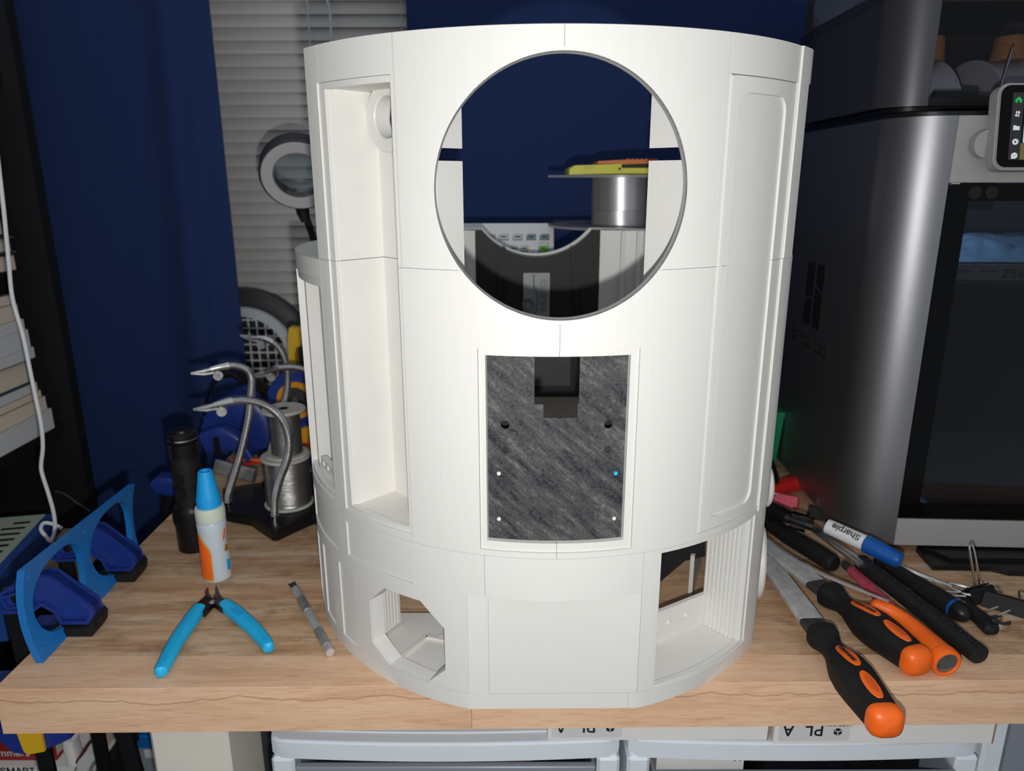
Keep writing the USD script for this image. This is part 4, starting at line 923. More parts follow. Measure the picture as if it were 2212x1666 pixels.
# door: black frame with a clear upper window; the chamber behind it
dz0, dz1 = .0455, .4035
dr = pr_.part('door_frame', ext_xz(sbox(fx0 + .0008, dz0, fx1 - .0008, dz1).difference(sbox(fx0 + .0215, .062, fx1 - .0215, .387)), .001, .006), SCREENBLK)
pr_.part('door_pane', box(fx0 + .0205, fx1 - .0205, .0022, .0048, .061, .388), DOORGLASS, parent=dr)
for x in (fx0 + .014, fx0 + .030, fx1 - .03, fx1 - .014): pr_.part('hinge_cap', cyl((x + .012, .0004, dz1 - .0085), (x + .012, .0012, dz1 - .0085), .0062, n=24), BLACK, parent=dr)
pr_.part('hinge_pin', cyl((fx0 + .002, .0004, dz1 + .0002), (fx0 + .010, .0004, dz1 + .0002), .0011, n=12), CHROME, parent=dr)
pr_.part('chamber_wall', box(.014, Wd - .014, .35, .353, .30, .46), M('chamber_grey', (.12, .13, .14), .6)); pr_.part('chamber_wall', box(.014, Wd - .014, .35, .353, .03, .2995), SCREENBLK)  # lower wall black: the shade below the bed put into its colour
pr_.part('chamber_wall', box(.0125, .014, .02, .35, .03, .46), BLACK); pr_.part('chamber_wall', box(Wd - .014, Wd - .0125, .02, .35, .03, .46), BLACK)
pr_.part('chamber_led', box(.0155, .0185, .03, .30, .448, .452), LED, label='strip lamp inside the chamber')
bed = pr_.part('bed', box(.062, Wd - .062, .05, .31, .288, .300, .001), BLACK)
pr_.part('bed_plate', box(.060, Wd - .060, .045, .315, .301, .3035), BLACK, parent=bed)
strip = pr_.part('bed_strip', box(.060, Wd - .060, .0455, .049, .300, .3205), M('bed_strip_grey', (.20, .22, .21), .6), parent=bed, label='grey front strip printed with the plate size')
pr_.part('lettering', text('256 x 256', .009, (1, 0, 0), (0, 0, 1), (.175, .0453, .3105)), INK, parent=strip)
pr_.part('lettering', text('build plate', .004, (1, 0, 0), (0, 0, 1), (.098, .0453, .3135)), INK, parent=strip)
pr_.part('lettering', text('max size', .003, (1, 0, 0), (0, 0, 1), (.131, .0453, .3135)), INK, parent=strip)
# crumpled clear film lying on the plate
nx, ny = 46, 30; gx, gy = np.meshgrid(np.linspace(.063, .325, nx), np.linspace(.05, .28, ny), indexing='ij')
hz = .3215 + .018 * meshkit.fbm(np.stack([gx * 38, gy * 30, gx * 0], -1), 4, 5) * np.minimum(1, (gy - .045) / .05) + .012 * np.sin((gy - .05) / .23 * np.pi)
V = np.stack([gx, gy, hz], -1).reshape(-1, 3); F = [q for i in range(nx - 1) for j in range(ny - 1) for q in ((i * ny + j, (i + 1) * ny + j, (i + 1) * ny + j + 1), (i * ny + j, (i + 1) * ny + j + 1, i * ny + j + 1))]
VB = np.vstack([V, V - [0, 0, .0006]]); N = len(V); F = F + [(a + N, c + N, b + N) for a, b, c in F]
pr_.part('film', trimesh.Trimesh(VB, F, process=False), M('film', (.30, .36, .42), .2, var=.2, vs=40), label='crumpled film lying on the plate', smooth=True)
pr_.part('tool_head', box(.13, .19, .16, .22, .372, .45, .004), BLACK)
pr_.part('rail', box(.02, Wd - .02, .20, .212, .415, .425), BLACK)
pr_.part('chute', box(.075, .165, .30, .348, .352, .460, .003), M('chute', (.30, .33, .34), .5))
for z in (.366, .384): pr_.part('chute_slot', box(.062, .098, .296, .302, z, z + .009), BLACK)
# touch screen
ang = math.radians(9); sx0, sx1, sz0, sz1 = .0755, .207, .4140, .4920
SM = trimesh.transformations.rotation_matrix(-ang, [1, 0, 0], [0, -.016, sz0])
def scr(nm, poly, y0, y1, mat, bev=0., **k):
    m = ext_xz(poly, y0, y1, bev); m.apply_transform(SM); return pr_.part(nm, m, mat, **k)
st = scr('touch_screen', rrect(sx0, sx1, sz0, sz1, .010), -.030, -.014, PRINTER_F, .0015)
scr('bezel', rrect(sx0 + .0022, sx1 - .0022, sz0 + .0022, sz1 - .0022, .0085), -.0306, -.0298, SCREENBLK, parent=st)
yb = -.0311
scr('menu_bar', sbox(sx0 + .0125, sz0 + .009, sx0 + .0225, sz1 - .009), yb, yb + .0006, GL_BAR, parent=st)
scr('preview', rrect(sx0 + .0245, sx1 - .010, sz0 + .024, sz1 - .0105, .0015), yb, yb + .0006, GL_SKY, parent=st)
scr('status_bar', sbox(sx0 + .0225, sz0 + .009, sx1 - .010, sz0 + .0238), yb, yb + .0006, GL_OLIVE, parent=st)
ix, yi = sx0 + .0175, yb - .0004
def icon(poly, mat): scr('icon', poly, yi, yi + .0005, mat, parent=st)
cz_ = sz1 - .0155; icon(Polygon([(ix - .0028, cz_ - .0024), (ix - .0028, cz_ + .0004), (ix, cz_ + .0027), (ix + .0028, cz_ + .0004), (ix + .0028, cz_ - .0024), (ix + .0009, cz_ - .0024), (ix + .0009, cz_ - .0004), (ix - .0009, cz_ - .0004), (ix - .0009, cz_ - .0024)]), GL_GREEN)
cz_ -= .0125
icon(shapely.union_all([sbox(ix - .0014, cz_ - .0026, ix - .0007, cz_ + .0026), sbox(ix + .0007, cz_ - .0026, ix + .0014, cz_ + .0026), sbox(ix - .0022, cz_ - .0018, ix + .0001, cz_ - .0009), sbox(ix - .0001, cz_ + .0009, ix + .0022, cz_ + .0018)]), GL_WHITE)
cz_ -= .0125
icon(Polygon([(ix - .0028, cz_ - .002), (ix - .0028, cz_ + .0022), (ix - .0006, cz_ + .0022), (ix + .0002, cz_ + .0014), (ix + .0028, cz_ + .0014), (ix + .0028, cz_ - .002)]), GL_WHITE)
cz_ -= .0125
icon(Point(ix, cz_).buffer(.0028, quad_segs=2).difference(Point(ix, cz_).buffer(.001)), GL_WHITE)
cz_ -= .0125
bub = Point(ix, cz_).buffer(.0028).union(Polygon([(ix - .0028, cz_ - .0028), (ix - .002, cz_), (ix, cz_ - .0024)]))
for k in (-1, 0, 1): bub = bub.difference(Point(ix + k * .0013, cz_).buffer(.0004))
icon(bub, GL_WHITE)
kb = cyl((.0775, -.012, .4400), (.0775, -.002, .4400), .0130, n=48); pr_.part('knob', kb, PRINTER_F, label='round grey screen mount')
# logo on the left side panel: reads from the door towards the rear when seen from the left
lx, yc, zc = -.0003, .184, .2655
def sidepoly(pts): m = ext(Polygon(pts), .0004, axes((0, -1, 0), (0, 0, 1), (-1, 0, 0), (lx, yc, zc))); return m
g = .0028; w = .031; hh_ = .040
for pts in ([(-w, hh_), (-g, hh_), (-g, -.0005), (-w, -.0065)], [(g, hh_), (w, hh_), (w, .0065), (g, .0145)], [(-w, -.0105), (-g, -.0045), (-g, -hh_), (-w, -hh_)], [(g, .0105), (w, .0025), (w, -hh_), (g, -hh_)]):
    pr_.part('logo_block', sidepoly(pts), TINT)
pr_.part('logo_lettering', text('Bambu Lab', .0185, (0, -1, 0), (0, 0, 1), (lx, yc + .004, zc - .059)), TINT)
for x in (.03, Wd - .03):
    for y in (.085, Dp - .03): pr_.part('foot', cyl((x, y, .0003), (x, y, z0), .014, n=24), BLACK)
# multi-spool unit on top
am = Thing('spool_feeder', 'dark multi-spool feeder with a smoked lid sitting on top of the large printer', 'spool feeder', (*(PO + [.0, .0]), .4708), PR, local=True)
ao = Polygon(corner(.0, .38, .04, .34, .040))
am.part('tray', ext_xy(ao.buffer(-.010), .0002, .0075), BLACK)
am.part('side_shell', ext_xy(ao.difference(Polygon(corner(.006, .374, .046, .334, .034))).difference(sbox(.0405, .0, .34, .08)), .0078, .112), M('feeder_grey', (.085, .085, .092), .38, .6), smooth=40)
am.part('lid_frame', ext_xy(ao.difference(sbox(.06, .09, .34, .31)), .1125, .121), M('lid_dark', (.03, .03, .033), .35))
am.part('lid_window', box(.041, .339, .0405, .0425, .017, .1015), SMOKED)
am.part('lid_bar', box(.041, .339, .040, .048, .1018, .112), BLACK)
am.part('lid_top', box(.06, .34, .09, .31, .114, .117), SMOKED)
am.part('rear_wall', box(.006, .374, .33, .334, .016, .112), BLACK)
RL, DS, DK = M('reel_grey', (.55, .55, .55), .6), M('desiccant', (.40, .17, .05), .7, var=.35, vs=300), M('reel_hub', (.10, .07, .06), .5)
for i, x in enumerate((.058, .148, .235)):
    fl_ = lathe([(.020, 0), (.098, 0), (.098, .003), (.0965, .0032), (.0965, .0438), (.098, .044), (.098, .047), (.020, .047), (.020, 0)], 64); fl_.apply_transform(axes((0, 1, 0), (0, 0, 1), (1, 0, 0), (x - .010, .165, -.032)))
    rr = am.part('reel', cut(fl_, box(-1, 1, -1, 1, -1, .0165)), RL, label='pale filament reel behind the smoked lid')
    am.part('drying_pot', cyl((x + .012, .125, .060), (x + .012, .125, .084), .019, .017, n=24), DS)
    am.part('pot_cap', lathe([(0, .0842), (.020, .0842), (.020, .090), (.014, .096), (0, .097)], 24, (x + .012, .125, 0)), SMOKED)
    am.part('roller', cyl((x - .008, .052, .014 + .003), (x + .034, .052, .014 + .003), .006, n=16), BLACK)
am.part('latch', cyl((.112, .046, .026), (.118, .048, .062), .0016, n=12), CHROME)
am.part('sill', box(.041, .339, .0405, .050, .0078, .0165), BLACK)
t = Thing('storage_case', 'pale blue-grey plastic case lying on top of the spool feeder', 'case', (.56, .90, .598), local=False)
t.part('shell', box(.40, .80, .90, 1.08, .5925, .64, .008), M('case_blue', (.10, .12, .16), .4, var=.3, vs=9)); t.part('lid', box(.398, .802, .898, 1.082, .6402, .668, .006), M('case_lid', (.16, .17, .19), .4))
# black foot tray under the printer
t = Thing('foot_tray', 'flat black plastic tray under the front edge of the large printer', 'tray', (.53, .74, 0))
a_, b_, c_, d_, e_, f_ = [tuple(atz(x, y, .006)[:2]) for x, y in ((1978, 1186), (2014, 1226), (2140, 1229), (2178, 1239), (2320, 1243), (2330, 1190))]
t.part('plate', ext_xy(Polygon([a_, b_, c_, d_, e_, (f_[0] + .1, .705), (f_[0] + .1, .765), (.47, .768)]), .0002, .0062), BLACK)
t.part('step', ext_xy(Polygon([(a_[0] + .02, .722), (.72, .719), (.72, .748), (a_[0] + .005, .748)]), .0063, .0100), BLACK)

# ------------------------------------------------------------------ tools lying at the right front
FD = M('file_dust', (.58, .57, .55), .5, .4, var=.28, vs=90, bump=.0003, bs=900)
def make_file(name, label, p0, p1, zc=.0165, blade=.20, face=(0, 0, 1)):
    p0, p1 = np.array(p0, float), np.array(p1, float); d = unit(p1 - p0); s_ = unit(np.cross(d, [0, 0, 1])); up = np.cross(s_, d)
    t = Thing(name, label, 'file', (p0[0] + d[0] * .06, p0[1] + d[1] * .06, 0))
    at = lambda s: p0 + d * s
    pm = [0, .0010, .0032, .0065, .0100, .0130, .0150]; t.part('pommel', loft([at(s) for s in pm], [.003, .0078, .0114, .0134, .0138, .0136, .0128], [.003, .0074, .0106, .0125, .0129, .0127, .0120], n=32, p=3.0), ORANGE, label='rounded orange handle end')
    hs = [.0128, .020, .032, .046, .058, .070, .080, .090, .099, .106, .113, .119, .122]
    hw = [.0130, .0138, .0148, .0160, .0164, .0154, .0126, .0096, .0091, .0110, .0131, .0134, .0114]
    hp = t.part('handle', loft([at(s) for s in hs], hw, [w * .93 for w in hw], n=40, p=2.7), RUBBER)
    # inlays on the upper face
    def inlay(nm, s0, s1, wd, lift, mat, par=None):
        q = (s0 + s1) / 2 - (s1 - s0) / 2 * np.cos(np.linspace(0, np.pi, 25)); k = np.sqrt(np.clip(1 - ((q - (s0 + s1) / 2) / ((s1 - s0) / 2 * 1.004)) ** 2, .008, 1)) ** .75
        hh2 = np.interp(q, hs, hw) * .93
        return t.part(nm, loft([at(a) + up * (h + lift - .0012) for a, h in zip(q, hh2)], wd * k, .0014, n=24, p=3), mat, parent=par)
    li = inlay('name_inlay', .0545, .0880, .0062, .0004, ORANGE)
    hm = np.interp(.0725, hs, hw) * .93
    slope = unit(d * .03 + up * (np.interp(.0875, hs, hw) - np.interp(.0575, hs, hw)) * .93)
    t.part('lettering', text('SIMANIAM', .0035, -slope, np.cross(s_, -slope) * 0 + s_ * -1 if False else s_, at(.0712) + up * (hm + .0008) - s_ * .0008, .0005), INK, parent=li)
    th_ = inlay('thumb_inlay', .0185, .0480, .0056, .0004, ORANGE)
    inlay('thumb_hollow', .0235, .0430, .0033, .0009, M('orange_shade' + name, (.70, .10, .010), .45), th_)
    t.part('collar', loft([at(.1205), at(.1235)], [.0112, .0106], [.0102, .0098], n=28, p=2.6), M('rust_ring' + name, (.22, .06, .02), .6))
    t.part('tang', loft([at(.1225), at(.128), at(.139)], [.0110, .0112, .0113], [.0038, .0036, .0034], n=24, p=5), GREYBLK)
    t.part('blade', loft([at(.139), at(.17), at(.139 + blade * .7), at(.139 + blade)], [.0113, .0112, .0108, .006], [.0034, .0034, .0032, .002], n=24, p=5), FD, label='dusty steel file blade')
    return t
make_file('hand_file', 'nearest hand file, its orange-tipped black handle overhanging the bench edge', atz(1922, 1580, .0145), atz(1690, 1262, .0145), blade=.120)
make_file('hand_file', 'second hand file with an orange-tipped black handle, against the orange torch', atz(1996, 1446, .0145), atz(1706, 1222, .0145), blade=.125)
# thin bright strip bowed over the second file
sp_ = spline([atz(x, y, z) for x, y, z in ((1630, 1148, .040), (1690, 1196, .040), (1775, 1244, .039), (1850, 1276, .036), (1918, 1303, .033))], 8)
solo('steel_strip', 'thin bright steel strip bowed over the second hand file', 'strip', loft(sp_, .0021, .00035, p=6), BRUSHED)
# orange torch
ot = Thing('pocket_torch', 'bright orange pocket torch with a flared head, lying between black tool handles', 'flashlight', (*atz(1975, 1370, .0)[:2], 0))
q = [atz(x, y, z) for x, y, z in ((1884, 1307, .0245), (1890, 1310, .0245), (1918, 1322, .0225), (1948, 1341, .0195), (1975, 1365, .0165), (1996, 1388, .0148), (2014, 1408, .0138), (2030, 1424, .0134))]
tr = [.0048, .0062, .0066, .0070, .0082, .0100, .0116, .0122]
ot.part('body', loft(q, tr, tr, n=40, p=2), ORANGE)
d = unit(q[-1] - q[-3]); e = q[-1]; TX = axes(unit(np.cross(d, [0, 0, 1])), unit(np.cross(d, np.cross(d, [0, 0, 1]))) * -1, d, e)
if np.linalg.det(TX[:3, :3]) < 0: TX[:3, 1] *= -1
hr = lathe([(.0085, -.001), (.0122, -.001), (.0131, .0008), (.0131, .0068), (.0122, .0088), (.0104, .0092), (.0094, .0086), (.0090, .006), (.0085, .006), (.0085, -.001)], 48); hr.apply_transform(TX); ot.part('head_rim', hr, ORANGE)
ln = lathe([(0, .0058), (.0092, .0058), (.0092, .0078), (0, .0080)], 40); ln.apply_transform(TX); ot.part('lens', ln, M('torch_lens', (.22, .22, .21), .12, .6, var=.5, vs=120), label='grey round lens')
ot.part('groove', tube([q[3] - d * .0004, q[3] + d * .0005], [.0073, .0073], 32), M('orange_dark', (.55, .07, .006), .5))
# long black grip with chrome shaft and clear collar
bt = Thing('lever_tool', 'long black-gripped tool with a chrome shaft and clear collar, lying right of the orange torch', 'hand tool', (*atz(1985, 1320, .0)[:2], 0))
q = [atz(x, y, z) for x, y, z in ((1856, 1215, .024), (1875, 1232, .023), (1950, 1290, .019), (2030, 1353, .013), (2085, 1398, .0095), (2108, 1416, .009), (2116, 1422, .009))]
bt.part('grip', loft(spline(q, 5), np.interp(np.linspace(0, 1, 31), [0, .03, .3, .8, .95, 1], [.0068, .0080, .0083, .0092, .0090, .003]), np.interp(np.linspace(0, 1, 31), [0, .03, .3, .8, .95, 1], [.0068, .0080, .0082, .0085, .008, .002]), n=28, p=2.3), RUBBER)
for i in range(14):
    u = .12 + i * .055; j = u * 6; k = int(j); c = q[k] * (1 - j + k) + q[min(k + 1, 6)] * (j - k)
    bt.part('grip_dot', ball(.0007, c + [0, -.001, .0083], 1), GREYBLK)
for off in (-.0034, 0, .0034):
    a, b = atz(1758, 1146, .031), atz(1864, 1226, .0265); dd = unit(b - a); ss = unit(np.cross(dd, [0, 0, 1]))
    bt.part('shaft', cyl(a + ss * off + [0, 0, .002 * (off == 0)], b + ss * off + [0, 0,   .002 * (off == 0)], .0021, n=14), CHROME)
a, b = atz(1706, 1124, .040), atz(1742, 1136, .038)
bt.part('collar', tube([a, a + (b - a) * .05, b], [.0088, .0100, .0100], 36), CLEAR, label='clear plastic collar')
bt.part('collar_core', cyl(a - (b - a) * .3, b + (b - a) * .35, .0055, n=24), BLACK)
# black driver with blue ring
bd = Thing('driver', 'black round-ended driver handle with a blue ring near its end', 'screwdriver', (*atz(2010, 1290, 0)[:2], 0))
q = [atz(x, y, .0097) for x, y in ((1895, 1212), (1960, 1255), (2030, 1298), (2058, 1317))]
bd.part('handle', tube(q, [.0066, .0078, .0092, .0094], 28), RUBBER)
e, d = q[-1], unit(q[-1] - q[-2]); bd.part('ring', tube([e, e + d * .0032], [.0096, .0097], 28), BLUECAP, label='blue ring')
bd.part('end_cap', tube([e + d * .0032, e + d * .009, e + d * .014, e + d * .017, e + d * .0185], [.0098, .0096, .0078, .0048, .001], 28), BLACK)
# dark grip nearest the shell
dg = Thing('black_grip', 'dusty black rubber grip lying beside the shell, in front of the clear collar', 'tool grip', (*atz(1730, 1190, 0)[:2], 0))
q = [atz(x, y, .0108) for x, y in ((1640, 1118), (1700, 1160), (1760, 1196), (1795, 1219), (1802, 1223))]
dg.part('grip', tube(q, [.009, .0100, .0105, .0102, .008], 28), RUBBER)
q2_ = [atz(x, y, .030) for x, y in ((1646, 1092), (1690, 1115), (1718, 1126))]; dg.part('lever', loft(q2_, [.009, .0095, .008], [.006, .007, .005], p=3), BLACK)
# marker
mk = Thing('marker', 'white felt marker with a bright blue cap lying in front of the printer', 'marker', (*atz(1880, 1190, 0)[:2], 0))
q = [atz(x, y, z) for x, y, z in ((1786, 1140, .046), (1869, 1178, .042), (1945, 1217, .037))]
d = unit(q[2] - q[0]); ss = unit(np.cross(d, [0, 0, 1])); up = np.cross(ss, d)
mk.part('barrel', tube([q[0], q[1]], [.0080, .0084], 32), WHITE)
mk.part('cap', tube([q[1] - d * .001, q[1], q[2] - d * .006, q[2] - d * .0015, q[2]], [.0084, .0094, .0086, .0078, .0055], 32), BLUECAP, label='bright blue cap')
mk.part('cap_clip', loft([q[1] + d * .002 + up * .0096 + ss * .002, q[2] - d * .012 + up * .0090 + ss * .002], [.0022, .0015], [.001, .001], p=4), BLUECAP)
tc = unit(np.array([0, 0, EYE]) - q[0]); nt = unit(tc - d * (tc @ d)); nt = unit(nt + .4 * up); nt = unit(nt - d * (nt @ d))
mk.part('lettering', text('Sharpie', .0062, -d, np.cross(nt, -d), q[0] + (q[1] - q[0]) * .52 + nt * .0083, .0004, True), INK)
# forceps with two finger rings
fo_ = Thing('forceps', 'steel forceps with two oval finger rings sticking out from under the marker', 'forceps', (*atz(2020, 1265, 0)[:2], 0))
def fring(c, a, b, ang, z):
    t_ = np.linspace(0, 2 * np.pi, 40); ca, sa = math.cos(ang), math.sin(ang)
    return tube(np.c_[c[0] + a * np.cos(t_) * ca - b * np.sin(t_) * sa, c[1] + a * np.cos(t_) * sa + b * np.sin(t_) * ca, np.full(40, z)], .0019, 10)
r1, r2 = atz(1978, 1274, .004), atz(2083, 1280, .004)
fo_.part('ring', fring(r1, .0150, .0085, math.radians(-38), .0042), CHROME); fo_.part('ring', fring(r2, .0170, .0075, math.radians(-40), .0042), CHROME)
fo_.part('shank', tube(spline([atz(x, y, z) for x, y, z in ((1905, 1205, .016), (1945, 1240, .012), (1968, 1258, .0065), (1962, 1262, .0045))], 6), .0020, 8), CHROME)
fo_.part('shank', tube(spline([atz(x, y, z) for x, y, z in ((1905, 1200, .018), (1955, 1232, .013), (2025, 1262, .007), (2052, 1272, .0045))], 6), .0022, 8), CHROME)
fo_.part('ratchet', loft([atz(2000, 1262, .0055), atz(2010, 1266, .005)], .003, .0012, p=4), STEEL)
# binder clips
def make_binder(label, loc, rot, mat, w=.019, name='binder_clip'):
    t = Thing(name, label, 'binder clip', loc, rot, local=True)
    h, b = .015, .0105
    for sg in (-1, 1):
        t.part('jaw', Polygon and ext(Polygon([(-w, 0), (w, 0), (w * .93, h), (-w * .93, h)]), .0008, axes((1, 0, 0), unit((0, -sg * b / h, 1)), unit(np.cross((1, 0, 0), unit((0, -sg * b / h, 1)))), (0, sg * b, .0006))), mat)
    t.part('spine', box(-w, w, -b, b, .0002, .0012), mat)
    return t
def wires(t, pts, r=.0011): t.part('wire_handle', tube(spline(pts, 6), r, 8), CHROME)
b1 = make_binder('black binder clip with one wire handle standing up, lying before the black foot tray', (*atz(2108, 1296, 0)[:2], .0), 20, CLIPBLK, .017)
wires(b1, [(-.004, .002, .014), (-.0075, .004, .030), (-.012, .008, .052), (-.009, .010, .056), (-.0065, .008, .052), (-.001, .004, .030), (.003, .002, .014)])
wires(b1, [(-.016, .0, .005), (-.032, .012, .003), (-.046, .012, .003), (-.047, .018, .003), (-.036, .020, .003), (-.016, .006, .006)])
wires(b1, [(.010, .006, .012), (.020, .016, .006), (.030, .014, .003), (.034, .004, .003), (.026, -.006, .004), (.012, -.004, .008)])
b2 = make_binder('larger dusty black binder clip lying on its side at the right edge of the frame', (*atz(2180, 1322, 0)[:2], .0), -38, CLIPBLK, .024)
wires(b2, [(-.010, -.010, .004), (-.018, -.022, .002), (-.020, -.034, .0015), (-.013, -.036, .0015), (-.009, -.024, .002), (.000, -.010, .004)])
wires(b2, [(.006, .010, .008), (.004, .024, .010), (.010, .034, .006), (.018, .032, .005), (.014, .020, .007), (.014, .010, .008)])
b3 = make_binder('black binder clip with tall wire handles at the foot of the printer side', (*atz(1776, 1122, 0)[:2], .0), -25, CLIPBLK, .019)
wires(b3, [(-.010, -.004, .014), (-.006, -.002, .034), (-.003, 0, .0475), (.0, 0, .0495), (.002, 0, .0475), (-.004, -.002, .014)])
wires(b3, [(.004, .004, .014), (.010, .004, .032), (.016, .004, .042), (.019, .004, .044), (.020, .004, .040), (.010, .004, .014)])
b4 = make_binder('pink foil binder clip lying next to the shell, behind the black grip', (*atz(1697, 1092, 0)[:2], .0), -30, PINK, .015)
wires(b4, [(-.012, -.004, .013), (-.022, -.006, .016), (-.026, -.004, .012), (-.024, .0, .006), (-.012, .002, .010)])
b5 = make_binder('small black binder clip with brassy wire ends just before the printer corner', (*atz(1822, 1150, 0)[:2], .0), 35, CLIPBLK, .011)
wires(b5, [(-.004, .0, .014), (-.002, .004, .022), (.003, .005, .022), (.004, .0, .014)])
# small wrench
wr = Thing('wrench', 'small chrome open-ended wrench with a black sleeve, right of the driver', 'wrench', (*atz(2130, 1350, 0)[:2], 0))
q = [atz(x, y, .006) for x, y in ((2085, 1316), (2110, 1336), (2140, 1366), (2146, 1370))]
wr.part('sleeve', loft(q, [.0058, .0072, .0070, .003], [.0050, .0058, .0055, .002], p=3), RUBBER)
hc = atz(2158, 1350, .0045)
hd = Point(0, 0).buffer(.0085).difference(sbox(-.0032, -.001, .0032, .02).buffer(.0005)); hm_ = ext(hd, .0055, axes(unit((.3, -.95, 0)), unit((.95, .3, 0)), (0, 0, 1), (hc[0], hc[1], .0015))); wr.part('head', hm_, CHROME)
wr.part('shaft', loft([atz(2128, 1338, .007), hc + [-.004, 0, 0]], .0036, .0022, p=4), CHROME)
# pink ribbed pencil piece, red pouch, black pen, green box
pk = Thing('pencil', 'ribbed pink pencil end showing between the steel blade and the long black grip', 'pencil', (*atz(1868, 1268, 0)[:2], 0))
q = [atz(x, y, .012) for x, y in ((1822, 1222), (1838, 1236), (1900, 1298), (1925, 1318))]
pk.part('ferrule', tube(q[:2], [.0045, .0052], 12), GREYBLK); pk.part('stick', tube(q[1:], [.0056, .0056, .0056], 6), PINK)
rp_ = Thing('red_pouch', 'bright red soft plastic pouch end behind the shell, at the foot of the printer', 'pouch', (*atz(1700, 1052, 0)[:2], 0))
rp_.part('pouch', loft(spline([atz(x, y, .010) for x, y in ((1640, 1072), (1668, 1060), (1700, 1050), (1724, 1046), (1736, 1044))], 5), np.interp(np.linspace(0, 1, 21), [0, .4, .8, .95, 1], [.010, .012, .0135, .013, .006]), np.interp(np.linspace(0, 1, 21), [0, .4, .8, .95, 1], [.007, .009, .009, .009, .004]), p=2.5), RED)
pn = Thing('pen', 'black pen tip lying across the red pouch', 'pen', (*atz(1674, 1035, 0)[:2], 0))
pn.part('barrel', tube([atz(1662, 1000, .03), atz(1674, 1036, .024), atz(1678, 1044, .023)], [.0045, .0048, .003], 18), BLACK)
gc = Thing('green_bin', 'tall green plastic bin behind the shell beside the printer', 'bin', (.357, 1.035, 0))
P0 = [(.337, 1.002), (.3870, .996), (.3885, 1.058), (.342, 1.064)]; c0 = np.mean(P0, 0)
def ringat(z, k, ins=0.): return [tuple(c0 + (np.array(p) - c0) * (k - ins)) for p in P0]
def taper(z0, k0, z1, k1): return trimesh.Trimesh([(*p, z0) for p in ringat(0, k0)] + [(*p, z1) for p in ringat(0, k1)], process=False).convex_hull
gc.part('bin', cut(taper(.0005, .80, .088, 1.0), taper(.003, .74, .09, .94)), GREEN, smooth=False)
gc.part('rim', cut(taper(.080, 1.0, .0885, 1.012), taper(.07, .92, .10, .95)), GREEN, smooth=False)

# ------------------------------------------------------------------ seen through the round hole
cs = Thing('dark_case', 'dark case standing behind the shell and carrying the clear filament spool', 'case', (.23, 1.06, 0))
cs.part('body', box(.128, .30, .99, 1.13, 0, .3445, .004), GREYBLK)
fs = Thing('filament_spool', 'empty clear filament spool seen through the round hole', 'spool', (.150, 1.045, .3448))
o = (.150, 1.045, .3448)
for z in (0, .0655):
    f_ = lathe([(.027, z), (.0985, z), (.0985, z + .003), (.027, z + .003), (.027, z)], 96, o); fpart = fs.part('flange', f_, SPOOLCLR)
    tt = np.linspace(0, 2 * np.pi, 120, endpoint=False)
    teeth = cat(*[box(-.0012, .0012, -.0008, .0008, z + .0003, z + .0027).apply_transform(trimesh.transformations.rotation_matrix(a, [0, 0, 1]) if False else axes((math.cos(a), math.sin(a), 0), (-math.sin(a), math.cos(a), 0), (0, 0, 1), (o[0] + .0987 * math.cos(a), o[1] + .0987 * math.sin(a), o[2]))) for a in tt])
    fs.part('rim_teeth', teeth, SPOOLCLR, parent=fpart, kind='stuff')
HUBM = M('spool_hub_metal', (.50, .50, .51), .36, .7, bump=.00005, bs=400)
fs.part('hub', lathe([(.027, .003), (.0395, .003), (.0395, .0225), (.027, .0225)] + [(.027, .003)], 64, o), HUBM)
fs.part('hub', lathe([(.027, .0228), (.0405, .0228), (.0405, .0655), (.027, .0655), (.027, .0228)], 64, o), HUBM)
ztop = .3448 + .0686
yl = Thing('tool_case', 'yellow-green plastic tool case lying on the clear filament spool', 'tool case', (.152, 1.03, ztop))
yl.part('body', ext_xz([(.074, ztop + .0002), (.215, ztop + .0002), (.215, ztop + .0125), (.140, ztop + .0135), (.082, ztop + .0118), (.074, ztop + .007)], .985, 1.055, .0012), LIME)
yl.part('dark_lid', box(.141, .215, .984, 1.05, ztop + .0085, ztop + .0130, .001), BLACK)
yl.part('latch', box(.094, .104, .9835, .986, ztop + .0085, ztop + .0115), M('lime_light', (.50, .50, .12), .5)); yl.part('screw_hole', cyl((.1385, .9835, ztop + .0075), (.1385, .9855, ztop + .0075), .0016, n=14), INK)
oc = Thing('orange_card', 'flat orange printed piece lying on the yellow-green tool case', 'printed part', (.15, 1.02, ztop + .0137))
oc.part('plate', ext_xz([(.1105, ztop + .0137), (.190, ztop + .0137), (.190, ztop + .0185), (.150, ztop + .0190), (.1115, ztop + .0170)], .99, 1.05, .0008), M('burnt_orange', (.62, .16, .03), .5))
for i in range(7): oc.part('knurl', box(.148 + i * .006, .151 + i * .006, .9895, 1.0, ztop + .0185, ztop + .0198), M('burnt_orange_b', (.55, .14, .03), .5)) if i == 0 else oc.part('knurl', box(.148 + i * .006, .151 + i * .006, .9895, 1.0, ztop + .0185, ztop + .0198), LOOK + 'burnt_orange_b')
cb_ = Thing('cardboard_box', 'plain cardboard box behind the shell carrying the keypad device', 'box', (0, 1.08, 0))
cb_.part('carton', box(-.085, .068, 1.03, 1.15, 0, .262, .001), BROWNCARD)
kd_ = Thing('label_maker', 'white label-maker with rows of small keys, seen through the round hole above the black plate', 'label maker', (0, 1.05, .2622))
kt = math.radians(24)
KM = axes((1, 0, 0), (0, math.sin(kt), math.cos(kt)), (0, -math.cos(kt), math.sin(kt)), (0, 1.034, .2660))
